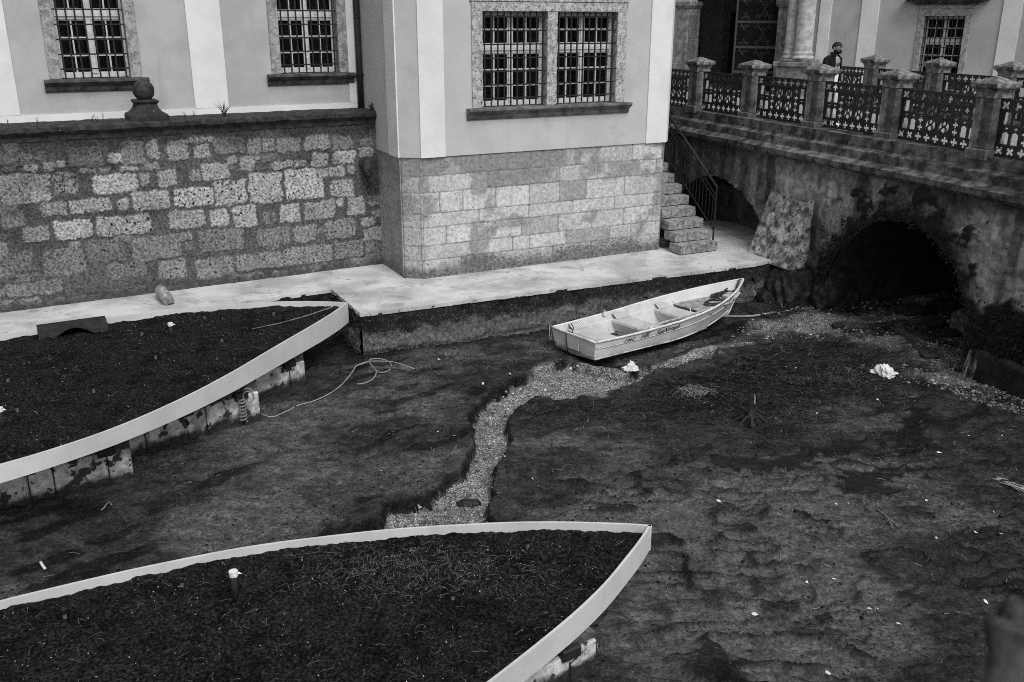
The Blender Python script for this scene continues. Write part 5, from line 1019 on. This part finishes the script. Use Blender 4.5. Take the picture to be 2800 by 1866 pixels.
m = MB(); t = np.linspace(0, 12.0, 44); m.tube([bw_((3.28+.20*math.cos(u_)*(1-.012*u_)+.01*u_, -.10+.15*math.sin(u_)*(1+.03*math.sin(2*u_)), .435+.018*math.cos(u_)+.003*u_)) for u_ in t]+[bw_((3.62, .02, .50))], .013, 6); m.build('rope_coil', 'rubber', None, smooth=True, label='loosely coiled dark rope on the plywood foredeck of the boat', cat='rope')
m = MB(); pth = [(.30, .50, .44), (.30, .42, .38), (.20, .33, .315), (.05, .24, .40), (-.035, .20, .425), (-.055, .17, .30), (-.05, .15, .06)]; m.tube([bw_(p) for p in pth], .010, 5); m.build('tie_strap', 'rubber', None, smooth=True, label='black strap hung over the boat\'s transom', cat='strap')
m = MB(); t = np.linspace(0, 2*math.pi, 16); m.tube([bw_((-.05+.05*math.cos(u_), .66+.035*math.cos(u_), .30+.15*math.sin(u_))) for u_ in t], .008, 5); m.build('rope_loop', 'rope', None, smooth=True, label='pale rope loop dangling from the far stern corner of the boat', cat='rope')

# ------------------------------------------------------------------ cables, ropes, planks and litter on the mud
def cable(pxs, r, m, name, label, cat, dz=.012, n=6, sub=4):
    P = [on(x, y, dz) for x, y in pxs]; Q = []
    for i in range(len(P)-1):                   # Catmull-Rom through the measured points
        a, b_, c, d = P[max(i-1, 0)], P[i], P[i+1], P[min(i+2, len(P)-1)]
        for k in range(sub): t = k/sub; Q.append(.5*((2*b_)+(-a+c)*t+(2*a-5*b_+4*c-d)*t*t+(-a+3*b_-3*c+d)*t**3))
    Q.append(P[-1]); return MB().tube(Q, r, n).build(name, m, None, smooth=True, label=label, cat=cat)
z6 = lambda L: [(x/2.353, 760+y/2.353) for x, y in L]; z5 = lambda L: [(900+x/3.92, 720+y/3.92) for x, y in L]; zc = lambda L: [(980+x/3.267, 980+y/3.267) for x, y in L]; z4 = lambda L: [(1780+x/2.0902, 300+y/2.0902) for x, y in L]; z8 = lambda L: [(1900+x/1.811, 1000+y/1.811) for x, y in L]
cable(z6([(1672, 880), (1750, 900), (1830, 870), (1930, 822), (2020, 797), (2130, 745), (2200, 690), (2260, 620), (2285, 580)])+z5([(290, 1110), (380, 1072), (470, 1058), (640, 1062), (760, 1087), (910, 1140)]), .009, 'rope', 'garden_hose', 'pale thin hose winding over the mud from the planter support to its loop', 'hose')
cable(z5([(300, 1105), (425, 1062), (440, 1040), (520, 1031), (600, 1045), (650, 1072), (668, 1112)])+zc([(255, 125), (200, 132), (140, 100), (100, 50)])[:0], .012, 'rope_d', 'hose_loop', 'grey hose loop below the corner of the quay', 'hose')
cable(zc([(95, 40), (135, 90), (160, 135), (130, 190), (60, 228), (-10, 236)]), .012, 'rope_d', 'hose_end', 'grey hose end curving back beside the hose loop', 'hose')
cable(zc([(140, 100), (180, 130), (232, 131), (288, 106)]), .012, 'rope_d', 'hose_piece', 'short grey hose piece with a connector at the loop', 'hose')
cable(z5([(120, 1168), (200, 1145), (290, 1128)]), .014, 'wood_d', 'thin_stick', 'thin dark stick beside the hose loop under the quay corner', 'stick')
cable(z4([(340, 1186), (480, 1188), (580, 1185), (700, 1165), (800, 1150), (880, 1118)]), .022, 'rope', 'mooring_rope', 'pale mooring rope on the gravel leading from the boat to the arch', 'rope', .02)
cable(z4([(870, 1122), (1010, 1082), (1130, 1062), (1190, 1046), (1225, 1012), (1240, 985)]), .03, 'rope_d', 'drain_hose', 'thick grey hose curving up into the mouth of the arch', 'hose', .03)
cable(z4([(1238, 982), (1300, 1010), (1420, 1022), (1560, 1022), (1680, 1005), (1760, 978)]), .016, 'rope_d', 'cable', 'dark cable sagging across the shaded arch mouth', 'cable', .05)
cable(z4([(455, 1125), (560, 1160), (690, 1192)]), .03, 'wood_d', 'wet_branch', 'dark wet branch lying beyond the bow of the boat', 'branch')
rs = np.random.RandomState(8)
tw = empty('dead_branch', on(*z4([(720, 1130)])[0]), 'twiggy dead branch across the pale mooring rope near the bow', 'branch'); m = MB(); c0 = on(*z4([(740, 1160)])[0], .05)
for k in range(22):
    a = rs.rand()*6.28; L_ = rs.uniform(.2, .75); p = c0+np.array([rs.randn()*.18, rs.randn()*.12, 0]); m.tube([p, p+np.array([math.cos(a)*L_*.5, math.sin(a)*L_*.5, .12*rs.rand()]), p+np.array([math.cos(a+.3)*L_, math.sin(a+.3)*L_, .15*rs.rand()])], [.014, .009, .004], 4)
m.build('twigs', 'wood_d', tw); m = MB()
for k in range(26): p = c0+rs.randn(3)*np.array([.3, .2, .05])+np.array([0, 0, .06]); a = rs.rand()*6.28; m.add([p, p+np.array([.05*math.cos(a), .05*math.sin(a), .02]), p+np.array([.03*math.cos(a+.8), .03*math.sin(a+.8), .035])], [(0, 1, 2)])
m.build('leaves', 'root', tw)
def bag(px, py, sx, sy, sz, rot, seed, label, bend=0.):
    p = on(px, py); b = bmesh.new(); bmesh.ops.create_icosphere(b, subdivisions=5, radius=1); V = np.array([v.co[:] for v in b.verts]); q = V*1.0
    rdg = lambda f, k: 1-2*np.abs(fbm(V[:, 0]*f+seed+V[:, 2]*f*.6, V[:, 1]*f-V[:, 2]*f*.5, seed+k, 2))
    r = .72+.34*fbm(V[:, 0]*1.3+seed, V[:, 1]*1.3+V[:, 2], seed, 2)+.28*(rdg(1.8, 1)-.6)+.15*(rdg(4., 2)-.6)+.06*(rdg(9, 3)-.6); V = V*r[:, None]
    x = V[:, 0]*sx; y = V[:, 1]*sy*(1+.5*np.sin(V[:, 0]*3))+bend*(V[:, 0]**2-.3)*sx; z = np.maximum(V[:, 2]*sz*(1+.6*np.sin(V[:, 0]*4+seed)), -.03)+.03; c, s_ = math.cos(rot), math.sin(rot)
    m = MB().add(zip(p[0]+x*c-y*s_, p[1]+x*s_+y*c, p[2]+z), [tuple(v.index for v in f.verts) for f in b.faces]); b.free(); return m.build('plastic_bag', 'bag', None, smooth=True, label=label, cat='bag')
bag(1722, 1010, .21, .10, .13, .9, 3, 'crumpled white plastic bag, curled, lying below the side of the boat', .9)
bag(2418, 1026, .29, .19, .17, -.75, 9, 'crumpled white plastic bag on the weed left of the gravel patch', -.3)
# planks, brick, stones
def slab_on(pxs, th, name, m, label, cat, lift=.02):
    q = [on(x, y, lift) for x, y in pxs]; mb = MB(); n = len(q); mb.add(q+[a+np.array([0, 0, th]) for a in q], [tuple(range(n))[::-1], tuple(range(n, 2*n))]+[(i, (i+1) % n, n+(i+1) % n, n+i) for i in range(n)]); return mb.build(name, m, None, bevel=.008, label=label, cat=cat)
slab_on(z4([(1365, 1268), (1440, 1278), (1652, 1428), (1562, 1432)]), .06, 'plank', 'plankwood', 'dark wet plank lying on the gravel in front of the arch', 'plank', .03)
slab_on(z4([(1312, 1242), (1360, 1246), (1420, 1290), (1370, 1300)]), .035, 'plank', 'wet_dark', 'blackened shorter board tucked under the end of the plank', 'plank', .0)
slab_on(z4([(1030, 1238), (1090, 1236), (1108, 1252), (1045, 1256)]), .07, 'brick', 'vault', 'single dark brick on the gravel left of the plank', 'brick', .0)
slab_on(zc([(963, 1272), (1014, 1272), (1014, 1300), (966, 1302)]), .06, 'brick', 'mortar', 'grey brick on a mud islet in the trickle', 'brick', .09)
def rock(px, py, rx, ry, rz, m, name, label, cat, seed, dz=0):
    p = on(px, py); b = bmesh.new(); bmesh.ops.create_icosphere(b, subdivisions=4, radius=1); V = np.array([v.co[:] for v in b.verts]); r = 1+.28*fbm(V[:, 0]*1.4+seed, V[:, 1]*1.4+V[:, 2], seed)+.12*fbm(V[:, 0]*5+V[:, 2]*3, V[:, 1]*5, seed+3, 3); V = V*r[:, None]
    mb = MB().add([(p[0]+a*rx, p[1]+c*ry, p[2]+dz+d*rz) for a, c, d in V], [tuple(v.index for v in f.verts) for f in b.faces]); b.free(); return mb.build(name, m, None, smooth=True, label=label, cat=cat)
for i, (x, y, a, b_, c, mm, lb) in enumerate(((1505, 1165, .38, .3, .16, 'moss', 'low mossy mound on the gravel inside the arch mouth, leftmost of the mounds'), (1665, 1135, .34, .3, .14, 'moss', 'flat mossy mound behind the other mounds under the arch'), (1600, 1225, .22, .2, .14, 'moss', 'smallest mossy mound, just above the plank end'), (1815, 1262, .34, .34, .42, 'mossl', 'shaggy paler moss-covered boulder at the right foot of the arch'), (1700, 1290, .34, .16, .10, 'moss', 'dark mossy stone left of the shaggy boulder'))): rock(*z4([(x, y)])[0], a, b_, c, mm, 'mossy_stone', lb, 'stone', 50+i, .02)
rock(*z4([(1530, 965)])[0], .32, .25, .30, 'mortar', 'rock', 'grey squared rock deep in the shade of the arch', 'stone', 61, .1); rock(*z4([(1660, 960)])[0], .30, .2, .18, 'mortar', 'rock', 'lower grey rock deep in the arch, right of the squared one', 'stone', 62, .1)
rock(1281, 1376, .15, .10, .06, 'wet_dark', 'mud_islet', 'dark mud lump in the trickle under the grey brick', 'mud lump', 64, -.02)
# trickle falling over the footing's end
m = MB(); U_, V_ = np.meshgrid(np.linspace(0, 1, 14), np.linspace(0, 1, 12)); q = np.array([BRG(9.72+.20*u_*(1+.25*v)-.02*v, .58+.10*v**2+.025*math.sin(u_*23), (.40+.06*math.sin(u_*9))*(1-v**1.6)+.03) for u_, v in zip(U_.ravel(), V_.ravel())]).reshape(12, 14, 3); m.grid(q[..., 0], q[..., 1], q[..., 2])
m.build('water_trickle', 'water', None, smooth=True, label='small spill of white water falling past the bridge footing', cat='water')
m = MB(); t = np.linspace(0, 2*math.pi, 26)[:-1]; c = np.array(on(*z4([(1835, 1425)])[0], .02)); m.add([(c[0]+.55*math.cos(u_)*(1+.25*math.sin(3*u_)), c[1]+.32*math.sin(u_)*(1+.2*math.cos(4*u_)), c[2]+.01) for u_ in t]+[tuple(c+np.array([0, 0, .03]))], [(i, (i+1) % 25, 25) for i in range(25)]); m.build('water_splash', 'water', None, smooth=True, kind='structure')
# tree stump, root tuft, sticks
st = empty('tree_stump', on(2053, 1155), 'splintered dark tree stump standing in the weed right of the root tuft', 'stump'); p = on(2053, 1155); m = MB(); n = 14; vs = []
for j, (r, z) in enumerate(((.17, -.05), (.11, .05), (.085, .13), (.07, .22), (.055, .31))):
    for k in range(n): a = 2*math.pi*k/n; rr = r*(1+.22*math.sin(3*a+j)+.1*math.sin(7*a)); zz_ = z+(.16*(math.sin(a*2+1) > .3)-.05*math.sin(5*a) if j == 4 else 0); vs.append((p[0]+rr*math.cos(a), p[1]+rr*math.sin(a), p[2]+zz_))
m.add(vs, [(j*n+k, j*n+(k+1) % n, (j+1)*n+(k+1) % n, (j+1)*n+k) for j in range(4) for k in range(n)]); m.build('trunk', 'wood_d', st); m = MB()
for k in range(9): a = k*.7+.3; m.tube([p+np.array([.1*math.cos(a), .1*math.sin(a), .12]), p+np.array([.24*math.cos(a), .24*math.sin(a), .03]), p+np.array([.42*math.cos(a+.2), .40*math.sin(a+.2), -.01])], [.025, .018, .006], 5)
m.build('roots', 'wood_d', st); MB().tube([p+np.array([.02, -.03, .24]), p+np.array([.02, -.03, .40]), p+np.array([.01, -.02, .47])], [.022, .016, .006], 5).build('splinter', 'root', st)
rt = empty('root_tuft', on(1895, 1075), 'tangled tuft of pale roots sticking up from the weed', 'roots'); p = on(1895, 1080); m = MB(); rs = np.random.RandomState(12)
for k in range(70):
    a = rs.rand()*6.28; L_ = rs.uniform(.10, .38); h = rs.uniform(.02, .16); q = p+np.array([rs.randn()*.09, rs.randn()*.07, .0]); P_ = []; cv = rs.randn()*1.6
    for j in range(6): P_.append(q+np.array([0, 0, h*math.sin(j*.6)])); q = q+np.array([math.cos(a), .7*math.sin(a), 0])*L_/5; a += cv/5
    m.tube(P_, [.006, .006, .005, .004, .003, .002], 4)
m.build('roots', 'root', rt)
cable(z8([(900, 716), (960, 765), (1000, 800)]), .010, 'stick', 'stick', 'longer of two pale crossed sticks on the open mud', 'stick', .02); cable(z8([(945, 755), (965, 785), (980, 818)]), .009, 'stick', 'stick', 'shorter of two pale crossed sticks on the open mud', 'stick', .03)
m = MB(); rs = np.random.RandomState(14)
for k in range(9): a = on(2722+rs.randn()*6, 1314+rs.randn()*4, .02); b_ = on(2800+rs.randn()*10, 1345+rs.randn()*6, .02); m.tube([a, (a+b_)/2+np.array([0, .04*rs.randn(), .02]), b_], .006, 4)
m.build('straw_wisp', 'rope', None, label='wisp of pale straw on the mud at the picture edge below the plank', cat='straw')
cable([(306, 1385), (298, 1378), (283, 1395), (277, 1399)], .010, 'stick', 'stick', 'pale bent twig on the mud in front of the stepped planter support', 'stick', .02)
cable([(112, 1542), (118, 1552), (124, 1560)], .016, 'bag', 'white_scrap', 'bone-like white scrap on the mud behind the nearest planter', 'litter', .02)
cable(z8([(1510, 755), (1560, 735), (1640, 695)]), .022, 'wood_d', 'stick', 'dark mud-covered stick near the picture edge below the straw', 'stick', .02)
# leaves lying about
rs = np.random.RandomState(17); spots = z8([(500, 14), (605, 240), (403, 265), (240, 268), (905, 172), (752, 250), (1355, 352), (1520, 350), (1210, 435), (1145, 673), (760, 686), (1480, 730), (1515, 838), (118, 676), (1440, 1175), (865, 1210), (905, 1210), (690, 1062), (560, 1077), (295, 1235), (1010, 1285), (1195, 858), (700, 690), (1392, 832), (890, 795), (660, 1530), (1150, 576)])+zc([(280, 680), (1210, 756), (1305, 882), (1555, 1083), (197, 1013), (712, 662), (548, 1210), (865, 700), (1110, 232), (1265, 412), (1360, 147)])+[(1950, 1000), (1880, 985), (1820, 1000), (2150, 1005), (1560, 1010), (1200, 985)]
lf = None
for (x, y) in spots:
    p = on(x, y, .012)
    if lf is None:
        m = Lo(); m.add([(-.05, 0, 0), (-.02, .026, .012), (.02, .024, .004), (.05, 0, .014), (.02, -.024, .010), (-.025, -.022, 0), (0, 0, .002)], [(0, 1, 6), (1, 2, 6), (2, 3, 6), (3, 4, 6), (4, 5, 6), (5, 0, 6)])
        lf = m.build('fallen_leaf', 'leaf', None, label='small curled pale leaf lying on the dark mud', cat='leaf', group='pale leaves fallen on the mud'); o = lf
    else: o = lf.copy(); col.objects.link(o)
    o.location = p; o.rotation_euler = (rs.randn()*.3, rs.randn()*.3, rs.rand()*6.28); s_ = rs.uniform(.3, .8); o.scale = (s_, s_*.9, s_)
# cable bundle on the planter support
m = MB(); p = np.array([-3.98, 12.74, .02]); t = np.linspace(0, 44, 180); m.tube([(p[0]+.05*math.cos(u_), p[1]-.05+.05*math.sin(u_), .06+.0085*u_) for u_ in t], .010, 4); t = np.linspace(0, 9, 30); m.tube([(p[0]+.10+.08*math.cos(u_), p[1]-.03, .42+.10*math.sin(u_)+.008*u_) for u_ in t], .009, 4); m.build('cable_coil', 'rope_d', None, smooth=True, label='coiled grey spiral cable hanging at the planter support', cat='cable')
# weeds along the coping and the ball
def weed(p, n, h, name, label, seed, m_='weed', sp=.35):
    rs = np.random.RandomState(seed); o = MB()
    for k in range(n): a = rs.rand()*6.28; l = h*rs.uniform(.5, 1); e = sp*l*rs.rand(); o.tube([p, np.array(p)+np.array([e*.4*math.cos(a), e*.4*math.sin(a), l*.6]), np.array(p)+np.array([e*math.cos(a), e*math.sin(a), l])], [.006, .004, .0015], 4)
    return o.build(name, m_, None, label=label, cat='weed')
weed(RET(-2.93, -.15, 3.99), 22, .30, 'grass_tuft', 'spiky grass tuft growing from the coping right of the ball finial', 5, sp=.8)
for i, s_ in enumerate((-3.62, -3.48, -5.02, -5.12, -5.2, -6.05, -6.5)): weed(RET(s_, -.15, 3.99), 3, .16+.02*(i % 3), 'weed_stalk', ('thin dry weed stalks on the coping, %s' % ('just right of the finial', 'midway between finial and grass tuft', 'just left of the finial', 'second clump left of the finial', 'third clump left of the finial', 'under the left barred window', 'left of the left barred window')[i]), 20+i, sp=.5)
rs = np.random.RandomState(3); pts = [np.array(RET(.05, -.1, 4.0))+rs.randn(3)*np.array([.07, .05, .05])+np.array([0, 0, .06]) for _ in range(260)]
tufts(pts, [(0, -.3, 1)]*260, .07, 'moss', 'moss_cushion', 3, label='dark moss cushion at the end of the coping against the pale block', cat='moss')

# ------------------------------------------------------------------ the man on the bridge
def skin_mesh(name, joints, edges, m, parent, sub=2, root=0):
    b = bmesh.new(); L_ = b.verts.layers.skin.verify(); V = []
    for (p, r) in joints:
        v = b.verts.new(p); v[L_].radius = r if isinstance(r, tuple) else (r, r); V.append(v)
    V[root][L_].use_root = True
    for a, c in edges: b.edges.new((V[a], V[c]))
    me = bpy.data.meshes.new('t'); b.to_mesh(me); b.free(); o = bpy.data.objects.new('t', me); col.objects.link(o)
    o.modifiers.new('s', 'SKIN').use_smooth_shade = True; o.modifiers.new('d', 'SUBSURF').levels = sub
    bpy.context.view_layer.update(); r = bpy.data.meshes.new_from_object(o.evaluated_get(bpy.context.evaluated_depsgraph_get())); bpy.data.objects.remove(o)
    r.polygons.foreach_set('use_smooth', [True]*len(r.polygons)); return link_mesh(name, r, m, parent)
mp_ = BRG(3.60, -1.22, 3.5); mp_ = (mp_[0]-.15, mp_[1]+.02, 3.5); man = empty('person', mp_, 'bearded man in dark open jacket, white shirt and pale trousers looking down at his phone on the bridge', 'person')
man['label'] = 'bearded man in dark jacket and pale trousers looking at his phone on the bridge'
man.rotation_euler = (0, 0, R_(-52))
J = [((0, 0, .96), (.13, .15)), ((.01, 0, 1.12), (.12, .145)), ((.02, 0, 1.30), (.12, .17)), ((.025, 0, 1.42), (.09, .12)), ((.05, 0, 1.50), .058), ((.075, 0, 1.57), .062), ((.095, 0, 1.64), (.112, .092)), ((.085, 0, 1.715), (.10, .085)),
     ((.165, 0, 1.575), (.055, .05)), ((.222, 0, 1.622), .017),
     ((.01, .20, 1.41), .062), ((-.03, .27, 1.14), .045), ((.06, .25, .93), .034), ((.08, .24, .86), (.02, .035)),
     ((.02, -.20, 1.41), .062), ((.02, -.27, 1.14), .045), ((.24, -.17, 1.17), .034), ((.31, -.14, 1.18), (.018, .034)),
     ((.0, .10, .90), .10), ((.10, .10, .52), .066), ((.06, .10, .10), .045), ((.16, .10, .04), .035),
     ((.0, -.10, .90), .10), ((-.02, -.10, .50), .066), ((-.16, -.10, .12), .045), ((-.08, -.10, .04), .035)]
E_ = [(0, 1), (1, 2), (2, 3), (3, 4), (4, 5), (5, 6), (6, 7), (6, 8), (6, 9), (3, 10), (10, 11), (11, 12), (12, 13), (3, 14), (14, 15), (15, 16), (16, 17), (0, 18), (18, 19), (19, 20), (20, 21), (0, 22), (22, 23), (23, 24), (24, 25)]
for (base, o_, dr) in ((13, (.08, .24, .86), (0, 0, -1)), (17, (.31, -.14, 1.18), (1, .25, .1))):     # five fingers on each hand
    d = Vector(dr).normalized(); side = Vector((1, 0, 0)) if abs(d.z) > .8 else Vector((0, 1, 0))
    for k in range(5):
        off = (k-1.5)*.019 if k < 4 else -.045; ln = (.075, .085, .08, .06, .05)[k]; a = Vector(o_)+side*off+d*(.02 if k < 4 else -.02); c = a+d*ln*.55+side*(off*.15 if k < 4 else -.012); e = c+d*ln*.4+Vector((.012 if abs(d.z) > .8 else 0, 0, .012))
        i = len(J); J += [(tuple(a), .011), (tuple(c), .0095), (tuple(e), .008)]; E_ += [(base, i), (i, i+1), (i+1, i+2)]
skin_mesh('body', J, E_, 'skin', man)
def lofts(name, m, parts):
    mb = Lo()
    for rings, a0, a1 in parts:
        n = 20; full = a1-a0 > 6.2; vs = []
        for (c, rx, ry) in rings:
            for k in range(n+1): a = a0+(a1-a0)*k/n; vs.append((c[0]+rx*math.cos(a), c[1]+ry*math.sin(a), c[2]))
        mb.add(vs, [(i*(n+1)+k, i*(n+1)+k+1, (i+1)*(n+1)+k+1, (i+1)*(n+1)+k) for i in range(len(rings)-1) for k in range(n)])
    return mb.build(name, m, man, smooth=True)
lofts('shirt', 'shirt', [([((.01, 0, .90), .135, .165), ((.015, 0, 1.05), .14, .17), ((.02, 0, 1.25), .135, .185), ((.03, 0, 1.38), .11, .165), ((.045, 0, 1.46), .075, .085)], 0, 2*math.pi)])
jk = lofts('jacket', 'jacket', [([((.0, 0, .82), .175, .215), ((.0, 0, .95), .17, .21), ((.01, 0, 1.15), .165, .215), ((.015, 0, 1.32), .16, .235), ((.02, 0, 1.42), .125, .21), ((.035, 0, 1.49), .085, .105), ((.04, 0, 1.555), .09, .10)], .42, 2*math.pi-.42)])
mb = Lo()
for pts, rs_ in (([(.01, .15, 1.43), (.0, .23, 1.40), (-.02, .27, 1.26), (-.03, .29, 1.13), (.0, .28, 1.02), (.05, .26, .93)], [.075, .08, .073, .066, .062, .056]), ([(.02, -.15, 1.43), (.02, -.23, 1.40), (.02, -.27, 1.26), (.02, -.285, 1.14), (.12, -.23, 1.14), (.22, -.18, 1.165)], [.075, .08, .073, .068, .062, .054])): mb.tube(pts, rs_, 12)
mb.build('sleeves', 'jacket', man, smooth=True)
mb = Lo()
for pts, rs_ in (([(.0, .07, .97), (.0, .09, .88), (.05, .10, .72), (.10, .10, .52), (.085, .10, .30), (.06, .10, .07)], [.12, .115, .098, .082, .072, .072]), ([(.0, -.07, .97), (.0, -.09, .88), (-.01, -.10, .72), (-.02, -.10, .50), (-.09, -.10, .30), (-.15, -.10, .09)], [.12, .115, .098, .082, .072, .072])): mb.tube(pts, rs_, 12)
mb.build('trousers', 'jeans', man, smooth=True)
for x, y, z, p_ in ((.06, .10, 0, 0), (-.15, -.10, .0, .1)): mb = Lo(); mb.add([(x+a, y+b_, z+c) for a, b_, c in ((-.09, -.045, 0), (-.09, .045, 0), (.20, .05, 0), (.23, 0, 0), (.20, -.05, 0), (-.085, -.04, .09), (-.085, .04, .09), (.05, .04, .095), (.17, .04, .05), (.21, 0, .04), (.17, -.04, .05), (.05, -.04, .095))], [(0, 1, 2, 3, 4), (5, 6, 7, 11), (7, 8, 9, 10, 11), (0, 1, 6, 5), (1, 2, 8, 7, 6), (2, 3, 9, 8), (3, 4, 10, 9), (4, 0, 5, 11, 10)]); mb.build('shoe', 'shoe', man, bevel=.008)
def cap_part(name, m, c, r, cond, sc=(1, 1, 1)):
    b = bmesh.new(); bmesh.ops.create_icosphere(b, subdivisions=4, radius=1); bmesh.ops.delete(b, geom=[v for v in b.verts if not cond(v.co)], context='VERTS'); mb = Lo().add([(c[0]+v.co.x*r*sc[0], c[1]+v.co.y*r*sc[1], c[2]+v.co.z*r*sc[2]) for v in b.verts], [tuple(q.index for q in f.verts) for f in b.faces] if not b.verts.index_update() else []); b.free(); return mb.build(name, m, man, smooth=True)
cap_part('hair', 'hair', (.083, 0, 1.668), .112, lambda c: (lambda hz, hx: hz > .16+.42*max(0, hx)+.05*math.sin(c.y*19)+.05*math.sin(c.x*23) or (hx < .05+.04*math.sin(c.z*21) and hz > -.62))(c.z*.94+c.x*.34, c.x*.94-c.z*.34), (1.0, .84, .94))
cap_part('beard', 'hair', (.110, 0, 1.605), .102, lambda c: (lambda hz, hx: hz < .02+.05*math.sin(c.y*17)-.25*(hx > .75) and hx > -.55)(c.z*.95+c.x*.3, c.x*.95-c.z*.3), (.98, .86, .95))
for sg in (1, -1): mb = Lo().tube([(.180, sg*.036, 1.652), (.198, sg*.036, 1.648)], .011, 8); mb.build('eye', 'hair', man); mb = Lo().tube([(.185, sg*.058, 1.672), (.200, sg*.038, 1.678), (.203, sg*.015, 1.674)], [.006, .008, .006], 6); mb.build('eyebrow', 'hair', man); mb = Lo().tube([(.08, sg*.088, 1.665), (.085, sg*.100, 1.635), (.09, sg*.088, 1.605)], [.012, .018, .010], 6); mb.build('ear', 'skin', man)
vs, fs = text_mesh('KE', .10, 0, .004, 0); mb = Lo(); mb.add([(.172+.0*x, -.06+x, 1.27+y) for x, y, z in vs], fs); mb.build('shirt_print', 'black', man)
Wm = Matrix.Rotation(R_(-52), 3, 'Z'); fw_ = lambda p: tuple(Wm @ Vector(p) + Vector(mp_))
m = MB(); m.add([fw_(p) for p in ((.33, -.175, 1.195), (.46, -.145, 1.225), (.445, -.075, 1.225), (.315, -.105, 1.195), (.33, -.175, 1.205), (.46, -.145, 1.235), (.445, -.075, 1.235), (.315, -.105, 1.205))], [(3, 2, 1, 0), (4, 5, 6, 7), (0, 1, 5, 4), (1, 2, 6, 5), (2, 3, 7, 6), (3, 0, 4, 7)]); m.build('phone', 'black', None, label='black phone held out in the hand of the bearded man', cat='phone')

# ------------------------------------------------------------------ rough parapet stone right in front of the camera
ps = rough_box(None, .625, 1.9, .25, 1.0, 4.5, 4.97, .012, .36, 12); o = ps.build('stone_parapet', 'parapet', None, smooth=True, label='rough dark stone of a near parapet poking blurred into the picture corner', cat='parapet')
MB().box(None, .75, 1.9, .25, .80, -.3, 4.6).build('parapet_wall', 'mortar', o)
#@@ END
